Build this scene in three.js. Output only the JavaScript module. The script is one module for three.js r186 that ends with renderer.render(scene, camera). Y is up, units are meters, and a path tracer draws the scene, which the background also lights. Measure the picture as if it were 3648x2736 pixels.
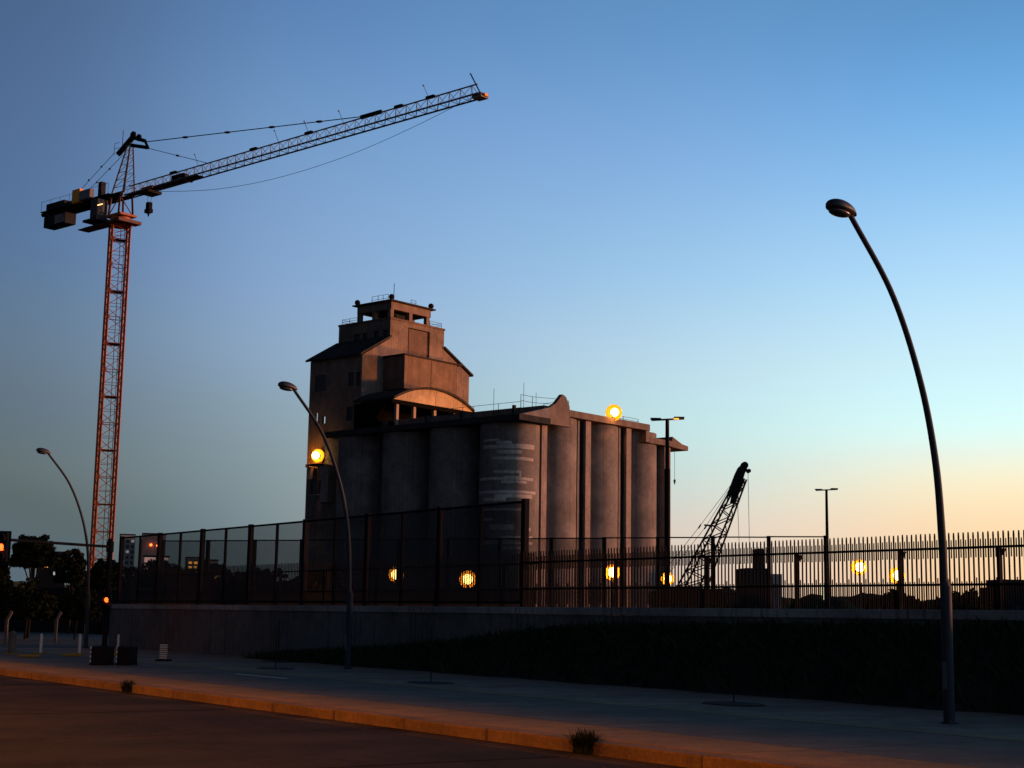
import * as THREE from 'three';
import { mergeGeometries } from 'three/addons/utils/BufferGeometryUtils.js';
import { RoundedBoxGeometry } from 'three/addons/geometries/RoundedBoxGeometry.js';
import { Brush, Evaluator, SUBTRACTION } from 'three-bvh-csg';

// ------------------------------------------------------------------ camera, sky, sun, exposure
const scene = new THREE.Scene();
const D2R = Math.PI / 180;
const camera = new THREE.PerspectiveCamera(28.447, 4 / 3, 0.1, 6000);
camera.position.set(0, 1.6, 0);
camera.rotation.set(8.752 * D2R, 0, 0.951 * D2R, 'XYZ');

const renderer = new THREE.WebGLRenderer({ antialias: true });
renderer.toneMapping = THREE.LinearToneMapping;
renderer.toneMappingExposure = 1;
renderer.shadowMap.enabled = true;

const SUN_AZ = 74, SUN_EL = 2.4;                      // degrees right of the view direction, above the horizon
const lin = c => { c /= 255; return c <= 0.04045 ? c / 12.92 : Math.pow((c + 0.055) / 1.055, 2.4); };
function dawnSky() {
  // clear dusk sky: one function of the angle away from the afterglow and of the height above the horizon
  const el = [0, 3.4, 5.1, 7.1, 9.9, 13.1, 18, 22.7, 40, 90];
  const dist = [0, 28, 56, 67, 82.7, 92, 118, 180];
  const zen = [38, 45, 60];
  const rows = [
    [[255, 232, 176], [255, 236, 190], [255, 246, 218], [240, 255, 246], [222, 250, 255], [196, 234, 255], [142, 202, 244], [106, 164, 214], [58, 82, 122]],
    [[255, 228, 176], [255, 230, 184], [254, 244, 212], [232, 255, 244], [212, 244, 255], [184, 226, 253], [132, 192, 240], [100, 156, 207], [56, 78, 116]],
    [[255, 210, 162], [255, 222, 178], [252, 240, 205], [222, 254, 250], [203, 239, 252], [174, 219, 251], [122, 181, 233], [93, 148, 200], [54, 75, 112]],
    [[224, 196, 178], [222, 210, 196], [208, 221, 214], [198, 229, 231], [186, 219, 236], [160, 202, 236], [126, 172, 222], [98, 147, 198], [52, 72, 108]],
    [[116, 128, 130], [129, 144, 149], [136, 153, 159], [140, 162, 174], [142, 169, 197], [132, 165, 205], [114, 152, 197], [92, 131, 180], [48, 65, 98]],
    [[74, 86, 86], [90, 102, 103], [101, 115, 119], [101, 118, 131], [101, 124, 147], [92, 121, 158], [84, 113, 154], [76, 103, 141], [43, 56, 84]],
    [[36, 41, 46], [38, 45, 51], [40, 48, 57], [41, 50, 63], [41, 53, 70], [39, 53, 76], [36, 51, 76], [34, 48, 73], [36, 45, 64]],
    [[24, 28, 34], [26, 30, 37], [26, 32, 40], [26, 33, 44], [26, 34, 47], [25, 34, 50], [25, 34, 52], [24, 33, 52], [31, 38, 54]],
  ].map(r => [...r, zen].map(c => c.map(lin)));
  const seg = (a, v) => { let i = 0; while (i < a.length - 2 && v > a[i + 1]) i++; let t = (v - a[i]) / (a[i + 1] - a[i]); t = Math.min(1, Math.max(0, t)); return [i, t]; };
  const hermite = (ax, i, c, t) => {                    // smooth through the unevenly spaced samples
    const h = ax[i + 1] - ax[i], h0 = i > 0 ? h + ax[i] - ax[i - 1] : h, h1 = i + 2 < ax.length ? h + ax[i + 2] - ax[i + 1] : h;
    const m0 = i > 0 ? (c[2] - c[0]) / h0 * h : 0, m1 = i + 2 < ax.length ? (c[3] - c[1]) / h1 * h : c[2] - c[1], t2 = t * t, t3 = t2 * t;
    return c[1] * (2 * t3 - 3 * t2 + 1) + m0 * (t3 - 2 * t2 + t) + c[2] * (3 * t2 - 2 * t3) + m1 * (t3 - t2);
  };
  const W = 1024, H = 512, data = new Float32Array(W * H * 4);
  for (let y = 0; y < H; y++) {
    const e = ((y + 0.5) / H - 0.5) * 180;
    for (let x = 0; x < W; x++) {
      // three.js equirect: u = atan2(dir.z, dir.x) / 2pi + 0.5
      const th = ((x + 0.5) / W - 0.5) * 2 * Math.PI, dx = Math.cos(th), dz = Math.sin(th);
      const az = Math.atan2(dx, -dz) / D2R;
      let d = Math.abs(az - SUN_AZ); if (d > 180) d = 360 - d;
      const [i, t] = seg(dist, d), [j, s] = seg(el, Math.max(0, e)), o = (y * W + x) * 4;
      for (let k = 0; k < 3; k++) {
        const q = [-1, 0, 1, 2].map(m => { const r = rows[Math.min(dist.length - 1, Math.max(0, i + m))], c = [-1, 0, 1, 2].map(n => r[Math.min(el.length - 1, Math.max(0, j + n))][k]); return hermite(el, j, c, s); });
        data[o + k] = Math.max(0.001, hermite(dist, i, q, t));
      }
      data[o + 3] = 1;
    }
  }
  const tx = new THREE.DataTexture(data, W, H, THREE.RGBAFormat, THREE.FloatType);
  tx.mapping = THREE.EquirectangularReflectionMapping; tx.magFilter = tx.minFilter = THREE.LinearFilter; tx.needsUpdate = true;
  return tx;
}
const sky = dawnSky();
scene.background = sky; scene.environment = sky;

const sun = new THREE.DirectionalLight(new THREE.Color().setRGB(1, 0.38, 0.2), 4.8);
{
  const a = (SUN_AZ + 4) * D2R, e = SUN_EL * D2R;
  sun.position.set(Math.sin(a) * Math.cos(e) * 400, Math.sin(e) * 400 + 20, -Math.cos(a) * Math.cos(e) * 400 - 150);
  sun.target.position.set(0, 20, -150);
  sun.castShadow = true; sun.shadow.radius = 12; sun.shadow.mapSize.set(2048, 2048);
  Object.assign(sun.shadow.camera, { left: -150, right: 150, top: 90, bottom: -40, near: 1, far: 900 });
  scene.add(sun, sun.target);
}

// ------------------------------------------------------------------ helpers
let seed = 20240607;
const rnd = () => { seed |= 0; seed = seed + 0x6D2B79F5 | 0; let t = Math.imul(seed ^ seed >>> 15, 1 | seed); t = t + Math.imul(t ^ t >>> 7, 61 | t) ^ t; return ((t ^ t >>> 14) >>> 0) / 4294967296; };
const rr = (a, b) => a + (b - a) * rnd();
const V = (x, y, z) => new THREE.Vector3(x, y, z);
const names = {};
const numbered = n => { const k = names[n] = (names[n] ?? -1) + 1; return k ? `${n}_${String(k).padStart(3, '0')}` : n; };
function tag(o, label, category, group, kind) {
  Object.assign(o.userData, label ? { label } : {}, category ? { category } : {}, group ? { group } : {}, kind ? { kind } : {});
  return o;
}
function thing(name, label, category, [x, y, z] = [0, 0, 0], turn = 0, group) {
  const g = new THREE.Group(); g.name = numbered(name); g.position.set(x, y, z); g.rotation.y = turn;
  scene.add(g); return tag(g, label, category, group);
}
function structure(name, label, turn = 0) { const g = new THREE.Group(); g.name = numbered(name); g.rotation.y = turn; scene.add(g); return tag(g, label, null, null, 'structure'); }
function copy(o, label) { const c = o.clone(); c.name = numbered(o.name.replace(/_\d{3}$/, '')); c.userData = { ...o.userData, label }; scene.add(c); return c; }
function triUV(g) {                                    // box-projected uv in metres
  if (g.index) g = g.toNonIndexed();
  const p = g.attributes.position, n = p.count, uv = new Float32Array(n * 2), a = V(), b = V(), c = V(), m = V();
  for (let i = 0; i < n; i += 3) {
    a.fromBufferAttribute(p, i); b.fromBufferAttribute(p, i + 1); c.fromBufferAttribute(p, i + 2);
    m.subVectors(b, a).cross(c.clone().sub(a));
    const ax = Math.abs(m.x), ay = Math.abs(m.y), az = Math.abs(m.z);
    for (let k = 0; k < 3; k++) {
      const q = [a, b, c][k], o = (i + k) * 2;
      if (ay >= ax && ay >= az) { uv[o] = q.x; uv[o + 1] = q.z; } else if (ax >= az) { uv[o] = q.z; uv[o + 1] = q.y; } else { uv[o] = q.x; uv[o + 1] = q.y; }
    }
  }
  g.setAttribute('uv', new THREE.BufferAttribute(uv, 2));
  return g;
}
function merge(list) {
  list = list.map(g => { g = triUV(g); for (const k of Object.keys(g.attributes)) if (!['position', 'normal', 'uv'].includes(k)) g.deleteAttribute(k); g.morphAttributes = {}; return g; });
  return list.length > 1 ? mergeGeometries(list) : list[0];
}
function mesh(name, geos, mat, parent, label) {
  const m = new THREE.Mesh(Array.isArray(geos) ? merge(geos) : geos, mat);
  m.name = parent === scene ? numbered(name) : name; m.castShadow = m.receiveShadow = true; parent.add(m);
  if (label) m.userData.label = label;
  return m;
}
const box = (x0, x1, y0, y1, z0, z1) => new THREE.BoxGeometry(x1 - x0, y1 - y0, z1 - z0).translate((x0 + x1) / 2, (y0 + y1) / 2, (z0 + z1) / 2);
const rbox = (x0, x1, y0, y1, z0, z1, r = 0.02) => new RoundedBoxGeometry(x1 - x0, y1 - y0, z1 - z0, 2, r).translate((x0 + x1) / 2, (y0 + y1) / 2, (z0 + z1) / 2);
const cyl = (r0, r1, h, x, y, z, n = 16) => new THREE.CylinderGeometry(r1, r0, h, n).translate(x, y + h / 2, z);
const ball = (r, x, y, z, n = 16) => new THREE.SphereGeometry(r, n, n * 0.7 | 0).translate(x, y, z);
function extr(pts, z0, z1) {
  const s = new THREE.Shape(pts.map(p => new THREE.Vector2(p[0], p[1])));
  return new THREE.ExtrudeGeometry(s, { depth: z1 - z0, bevelEnabled: false, curveSegments: 12 }).translate(0, 0, z0);
}
const unitBox = new THREE.BoxGeometry(1, 1, 1), unitRod = new THREE.CylinderGeometry(0.5, 0.5, 1, 8), up = V(0, 1, 0);
function rodM(a, b, w, d = w) {                        // matrix of a rod from a to b
  const dir = b.clone().sub(a), L = dir.length();
  return new THREE.Matrix4().compose(a.clone().add(b).multiplyScalar(0.5), new THREE.Quaternion().setFromUnitVectors(up, dir.normalize()), V(w, L, d));
}
function rod(parent, name, a, b, w, mat, round = true) {   // one bar, its own mesh, shared geometry
  const m = new THREE.Mesh(round ? unitRod : unitBox, mat); m.name = name; m.applyMatrix4(rodM(a, b, w)); m.castShadow = m.receiveShadow = true; parent.add(m); return m;
}
const rodG = (a, b, w, round = true) => (round ? unitRod : unitBox).clone().applyMatrix4(rodM(a, b, w));
function tubeG(pts, radii, n = 12, seg = 40) {          // tapered tube through points
  const c = new THREE.CatmullRomCurve3(pts), fr = c.computeFrenetFrames(seg), P = [], I = [];
  for (let i = 0; i <= seg; i++) {
    const t = i / seg, p = c.getPointAt(t), f = t * (radii.length - 1), k = Math.min(radii.length - 2, Math.floor(f)), r = radii[k] + (radii[k + 1] - radii[k]) * (f - k);
    for (let j = 0; j < n; j++) { const a = j / n * 2 * Math.PI; const q = p.clone().addScaledVector(fr.normals[i], Math.cos(a) * r).addScaledVector(fr.binormals[i], Math.sin(a) * r); P.push(q.x, q.y, q.z); }
  }
  for (let i = 0; i < seg; i++) for (let j = 0; j < n; j++) { const a = i * n + j, b = i * n + (j + 1) % n, c2 = a + n, d = b + n; I.push(a, b, c2, b, d, c2); }
  const g = new THREE.BufferGeometry(); g.setAttribute('position', new THREE.Float32BufferAttribute(P, 3)); g.setIndex(I); g.computeVertexNormals(); return g;
}

// road frame: s runs along the road to the far left, t across it to the far side; local x = s, z = t
const RA = -34.868 * D2R, e1 = V(Math.sin(RA), 0, -Math.cos(RA)), e2 = V(Math.cos(RA), 0, Math.sin(RA)), RTH = (180 - 55.132) * D2R;
const W = (s, t, y = 0) => V(0, y, 0).addScaledVector(e1, s).addScaledVector(e2, t);

// ------------------------------------------------------------------ textures and materials
function vnoise(size, cells, sd) {                      // tiling value noise, array of size*size
  const old = seed; seed = sd; const g = new Float32Array(cells * cells).map(() => rnd()); seed = old;
  return (x, y) => {
    const fx = x / size * cells, fy = y / size * cells, x0 = Math.floor(fx), y0 = Math.floor(fy); let tx = fx - x0, ty = fy - y0;
    tx = tx * tx * (3 - 2 * tx); ty = ty * ty * (3 - 2 * ty);
    const m = (a, b) => g[((b % cells) + cells) % cells * cells + ((a % cells) + cells) % cells];
    return (m(x0, y0) * (1 - tx) + m(x0 + 1, y0) * tx) * (1 - ty) + (m(x0, y0 + 1) * (1 - tx) + m(x0 + 1, y0 + 1) * tx) * ty;
  };
}
function makeTex(size, metres, fn, srgb = false) {
  const d = new Uint8Array(size * size * 4);
  for (let y = 0; y < size; y++) for (let x = 0; x < size; x++) { const c = fn(x, y), o = (y * size + x) * 4; d[o] = c[0]; d[o + 1] = c[1]; d[o + 2] = c[2]; d[o + 3] = 255; }
  const t = new THREE.DataTexture(d, size, size); t.wrapS = t.wrapT = THREE.RepeatWrapping; t.magFilter = THREE.LinearFilter; t.minFilter = THREE.LinearMipmapLinearFilter; t.generateMipmaps = true;
  t.repeat.set(1 / metres, 1 / metres); if (srgb) t.colorSpace = THREE.SRGBColorSpace; t.needsUpdate = true; return t;
}
const cl = v => Math.max(0, Math.min(255, v));
const N = (sz, list) => { const f = list.map(([c, w], i) => [vnoise(sz, c, 77 + i * 131 + c), w]); return (x, y) => { let v = 0; for (const [g, w] of f) v += (g(x, y) - 0.5) * w; return v; }; };
// weathered concrete: blotches, thin rain streaks running down, pores
const concreteMap = (() => { const n = N(512, [[4, 40], [9, 32], [23, 26], [64, 20], [256, 26]]), st = vnoise(512, 96, 5), st2 = vnoise(512, 6, 9);
  return makeTex(512, 9, (x, y) => { const s = Math.max(0, st(x, 3) - 0.55) * 190 * st2(x, y); const v = 205 + n(x, y) - s; return [cl(v), cl(v * 0.975), cl(v * 0.94)]; }, true); })();
const pavingMap = (() => { const n = N(512, [[5, 44], [14, 40], [60, 26], [256, 44]]); return makeTex(512, 4, (x, y) => { const v = 205 + n(x, y); return [cl(v), cl(v), cl(v * 0.98)]; }, true); })();
const roadMap = (() => { const n = N(512, [[3, 110], [7, 90], [30, 50], [128, 40], [512, 70]]); return makeTex(512, 7, (x, y) => { const v = 190 + n(x, y); return [cl(v), cl(v * 0.97), cl(v * 0.93)]; }, true); })();
const grainBump = (() => { const n = N(512, [[24, 60], [90, 70], [256, 90]]); return makeTex(512, 2, (x, y) => { const v = cl(128 + n(x, y)); return [v, v, v]; }); })();
const rustMap = (() => { const n = N(256, [[6, 70], [20, 70], [70, 60]]); return makeTex(256, 2.5, (x, y) => { const v = n(x, y), k = v > 28 ? 0.55 : 1; return [cl((215 + v * 0.6) * k), cl((215 + v * 0.5) * k * (k < 1 ? 0.75 : 1)), cl((215 + v * 0.4) * k * (k < 1 ? 0.6 : 1))]; }, true); })();
const std = (r, g, b, rough = 0.9, o = {}) => new THREE.MeshStandardMaterial({ color: new THREE.Color().setRGB(r, g, b), roughness: rough, metalness: 0, side: THREE.DoubleSide, ...o });
const matte = (r, g, b, o = {}) => new THREE.MeshPhysicalMaterial({ color: new THREE.Color().setRGB(r, g, b), roughness: 0.95, specularIntensity: 0.12, side: THREE.DoubleSide, ...o });
const glow = (r, g, b, k = 1) => new THREE.MeshStandardMaterial({ color: 0x111111, emissive: new THREE.Color().setRGB(r, g, b), emissiveIntensity: k, roughness: 0.6 });
const conc = (r, g, b, o = {}) => std(r, g, b, 0.95, { map: concreteMap, bumpMap: grainBump, bumpScale: 0.01, ...o });
const M = {
  road: new THREE.MeshPhysicalMaterial({ color: new THREE.Color().setRGB(0.024, 0.019, 0.016), roughness: 1, specularIntensity: 0.25, map: roadMap, bumpMap: grainBump, bumpScale: 0.008 }),
  gutter: matte(0.07, 0.055, 0.042, { map: roadMap }), ground: std(0.035, 0.034, 0.03, 1), yard: std(0.05, 0.047, 0.04, 1, { map: roadMap }),
  paving: std(0.16, 0.138, 0.11, 1, { map: pavingMap, bumpMap: grainBump, bumpScale: 0.006 }),
  paving2: std(0.3, 0.25, 0.185, 1, { map: pavingMap, bumpMap: grainBump, bumpScale: 0.006 }),
  sodiumTint: std(0.36, 0.19, 0.045, 1, { map: pavingMap, bumpMap: grainBump, bumpScale: 0.006 }),  // grey slabs tinted orange: the sodium light band is put into the colour
  kerb: std(0.24, 0.13, 0.045, 1, { map: pavingMap, bumpMap: grainBump, bumpScale: 0.008 }),  // kerb concrete with orange of the sodium light mixed into its colour
  strip: std(0.26, 0.22, 0.1, 0.9, { map: pavingMap }),
  soil: std(0.03, 0.025, 0.02, 1), wall: conc(0.22, 0.21, 0.195), coping: conc(0.5, 0.48, 0.44),
  silo: conc(0.26, 0.24, 0.225), tower: conc(0.25, 0.195, 0.165), pier: conc(0.42, 0.34, 0.3), tympanum: conc(0.5, 0.4, 0.28), patch: std(0.68, 0.64, 0.6, 0.9, { map: concreteMap }),
  roofing: matte(0.06, 0.06, 0.064, { map: concreteMap }), dark: matte(0.03, 0.03, 0.032), black: matte(0.012, 0.012, 0.013),
  bay: conc(0.2, 0.14, 0.11), band: conc(0.2, 0.13, 0.11), winFrame: std(0.06, 0.06, 0.06, 0.7), glass: std(0.012, 0.013, 0.015, 0.45),
  galv: std(0.1, 0.105, 0.11, 0.5, { metalness: 0.4 }), lampMetal: matte(0.035, 0.038, 0.042, { roughness: 0.7, specularIntensity: 0.4 }), lampHead: std(0.03, 0.03, 0.033, 0.5), lens: std(0.05, 0.05, 0.045, 0.3),
  fence: matte(0.012, 0.012, 0.013), meshPanel: std(0.03, 0.034, 0.037, 0.9, { transparent: true, opacity: 0.4 }), meshPanel2: std(0.03, 0.034, 0.037, 0.9, { transparent: true, opacity: 0.26 }),
  orange: std(0.5, 0.115, 0.022, 0.6, { map: rustMap }), orangeDark: std(0.16, 0.04, 0.02, 0.65, { map: rustMap }), jib: std(0.3, 0.28, 0.26, 0.7, { map: rustMap }), jibTower: std(0.26, 0.24, 0.24, 0.6, { map: rustMap }), amberBox: std(0.95, 0.36, 0.02, 0.6), cabPaint: matte(0.07, 0.075, 0.078), greyBox: matte(0.2, 0.205, 0.21), cable: matte(0.03, 0.03, 0.035),
  boom: matte(0.02, 0.018, 0.018), leaf: matte(0.012, 0.016, 0.008), leaf2: matte(0.04, 0.052, 0.026), bark: matte(0.02, 0.017, 0.014), weed: matte(0.02, 0.026, 0.012),
  white: std(0.55, 0.52, 0.44, 0.8), yellow: std(0.25, 0.17, 0.02, 0.9), facade: std(0.4, 0.38, 0.36, 0.9), facade2: std(0.28, 0.26, 0.25, 0.9),
  haloAmber: matte(0.8, 0.34, 0.03), hot: glow(1, 0.64, 0.18, 15), sodiumGlass: glow(1, 0.5, 0.06, 1.6), red: glow(1, 0.09, 0.012, 4.5),  // first colour: added lamp dishes that stand in for the glare halo
};
M.galleryShade = matte(0.004, 0.004, 0.004, { specularIntensity: 0.02 });  // shade inside the gallery put into the colour, near black even when floodlit
const SODIUM = new THREE.Color().setRGB(1, 0.3, 0.03);

// ------------------------------------------------------------------ ground, road, pavement
{
  const g = new THREE.PlaneGeometry(6000, 6000).rotateX(-Math.PI / 2).translate(0, -0.12, -1500);
  tag(mesh('ground', [g], M.ground, scene), 'dark open ground running to the horizon', null, null, 'structure');

  const road = structure('road', 'dark concrete road of wide slabs in the foreground', RTH);
  mesh('road_bed', [box(-60, 150, -0.1, -0.03, -40, 11.45)], M.ground, road);
  for (let k = -8; k < 20; k++) for (const [t0, t1] of [[-7, -1.2], [-1.2, 4.6], [4.6, 10.95]])
    mesh('slab', [rbox(14.55 + k * 4.68 + 0.025, 14.55 + (k + 1) * 4.68 - 0.025, -0.08, 0 + rr(-0.004, 0.004), t0 + 0.012, t1 - 0.012, 0.012)], M.road, road);
  for (let k = -8; k < 20; k++) mesh('gutter', [rbox(14.55 + k * 4.68 + 0.01, 14.55 + (k + 1) * 4.68 - 0.01, -0.08, -0.004, 10.97, 11.44, 0.01)], M.gutter, road);

  const pav = structure('pavement', 'wide grey concrete pavement beyond the kerb', RTH);
  mesh('pavement_bed', [box(-60, 58.9, -0.1, 0.12, 11.78, 23)], M.paving2, pav); mesh('pavement_bed', [box(58.9, 64, -0.1, 0.12, 11.78, 23)], M.ground, pav);
  mesh('pavement_bed', [box(64, 150, -0.1, 0.12, 11.78, 34)], M.ground, pav);
  for (let k = -3; k < 11; k++) {
    const s0 = 12.7 + k * 4.2, s1 = s0 + 4.2;
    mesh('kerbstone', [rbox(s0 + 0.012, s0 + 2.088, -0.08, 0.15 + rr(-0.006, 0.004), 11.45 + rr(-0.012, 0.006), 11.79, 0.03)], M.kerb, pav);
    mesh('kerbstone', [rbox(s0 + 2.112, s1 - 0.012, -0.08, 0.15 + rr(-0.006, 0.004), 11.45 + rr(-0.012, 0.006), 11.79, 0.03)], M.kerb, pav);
    mesh('slab', [rbox(s0 + 0.02, s1 - 0.02, 0.06, 0.15 + rr(-0.003, 0.002), 11.8, 13.2, 0.012)], M.sodiumTint, pav);  // strip along the kerb carrying the painted-in orange light
    mesh('slab', [rbox(s0 + 0.02, s1 - 0.02, 0.06, 0.15 + rr(-0.003, 0.002), 13.22, 16.6, 0.012)], M.paving, pav);
    for (let j = 0; j < 7; j++) mesh('tactile_tile', [rbox(s0 + j * 0.6 + 0.006, s0 + j * 0.6 + 0.594, 0.08, 0.154, 16.62, 17.2, 0.01)], M.strip, pav);
    mesh('slab', [rbox(s0 + 0.02, s1 - 0.02, 0.06, 0.15 + rr(-0.003, 0.002), 17.22, 21.6, 0.012)], M.paving2, pav);
  }
  // yard on the far side of the retaining wall
  const yard = structure('yard', 'dark works yard behind the wall', RTH);
  mesh('yard_slab', [box(-200, 62, -0.1, 0.9, 23.35, 500)], M.yard, yard);
  mesh('yard_slab', [box(62, 700, -0.1, 0.9, 36, 500)], M.yard, yard);
  // pale painted dash on the pavement
  const l = mesh('painted_line', [box(-1.3, 1.3, 0, 0.004, -0.06, 0.06)], M.white, scene); l.position.copy(W(32.6, 15.75, 0.154)); l.rotation.y = RTH; tag(l, 'pale painted dash on the pavement', 'road marking');
}

// ------------------------------------------------------------------ retaining wall, bank
{
  const w = thing('retaining_wall', 'long grey concrete retaining wall carrying the fences', 'wall', [0, 0, 0], RTH);
  for (let s = 61.9, k = 0; s > -10; s -= 4.17, k++) {
    mesh('panel', [rbox(s - 4.15, s - 0.015, 0, 1.68, 22.9 + (k % 3) * 0.004, 23.3, 0.015)], M.wall, w);
    mesh('coping', [rbox(s - 4.155, s - 0.01, 1.683, 1.87, 22.84, 23.36, 0.02)], M.coping, w);
  }
  // overgrown earth bank that hides the wall on the right
  const ridge = s => { const a = [[46, 0.13], [43, 0.32], [38, 0.62], [34, 0.93], [31, 1.26], [27.3, 1.42], [17, 1.54], [0, 1.58], [-12, 1.58]]; for (let i = 0; i < a.length - 1; i++) if (s <= a[i][0] && s >= a[i + 1][0]) return a[i][1] + (a[i + 1][1] - a[i][1]) * (a[i][0] - s) / (a[i][0] - a[i + 1][0]); return 0.13; };
  const bk = s => 21.35 + 0.12 * Math.sin(s * 1.3) + 0.08 * Math.sin(s * 3.1 + 1);
  const P = [], I = [], ns = 190, nt = 14;
  const hgt = (s, f) => 0.13 + (ridge(s) - 0.13) * Math.pow(Math.sin(f * Math.PI / 2), 0.85) + (f > 0 && f < 1 ? 0.05 * Math.sin(s * 5.3 + f * 7) * Math.sin(s * 2.1 - f * 11) : 0);
  for (let i = 0; i <= ns; i++) for (let j = 0; j <= nt; j++) { const s = 46 - i * 0.3, f = j / nt; P.push(s, hgt(s, f), bk(s) + (22.89 - bk(s)) * f); }
  for (let i = 0; i < ns; i++) for (let j = 0; j < nt; j++) { const a = i * (nt + 1) + j, b = a + 1, c = a + nt + 1, d = c + 1; I.push(a, c, b, b, c, d); }
  const g = new THREE.BufferGeometry(); g.setAttribute('position', new THREE.Float32BufferAttribute(P, 3)); g.setIndex(I); g.computeVertexNormals();
  const b = mesh('earth_bank', [g], M.soil, scene); b.rotation.y = RTH; tag(b, 'dark earth bank sloping up against the wall', null, null, 'structure');
  const blade = new THREE.BufferGeometry(); blade.setAttribute('position', new THREE.Float32BufferAttribute([-0.02, 0, 0, 0.02, 0, 0, 0.015, 0.1, 0.03, -0.02, 0, 0, 0.015, 0.1, 0.03, -0.012, 0.1, 0.03, -0.012, 0.1, 0.03, 0.015, 0.1, 0.03, 0.01, 0.17, 0.1], 3)); blade.computeVertexNormals();
  const n = 26000, im = new THREE.InstancedMesh(blade, M.leaf2, n), mt = new THREE.Matrix4(), q = new THREE.Quaternion(), eu = new THREE.Euler();
  for (let i = 0; i < n; i++) { const s = rr(-8, 45.5), f = i % 9 ? rnd() : rr(0.8, 1), k = (i % 9 ? rr(0.6, 1.7) * (f > 0.85 ? 0.6 : 1) : rr(0.5, 1.3) * (0.7 + 0.5 * Math.sin(s * 1.7) * Math.sin(s * 0.63))); eu.set(rr(-0.6, 0.4), rr(0, 6.28), rr(-0.4, 0.4)); mt.compose(V(s, hgt(s, f) - 0.01, bk(s) + (22.86 - bk(s)) * f), q.setFromEuler(eu), V(k, k, k)); im.setMatrixAt(i, mt); im.setColorAt(i, new THREE.Color().setRGB(rr(0.6, 1.2), rr(0.6, 1.2), rr(0.5, 1))); }
  im.name = 'bank_grass'; im.rotation.y = RTH; im.castShadow = im.receiveShadow = true; scene.add(im); tag(im, 'dark rough grass and weeds covering the bank', 'grass', null, 'stuff');
}

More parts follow.
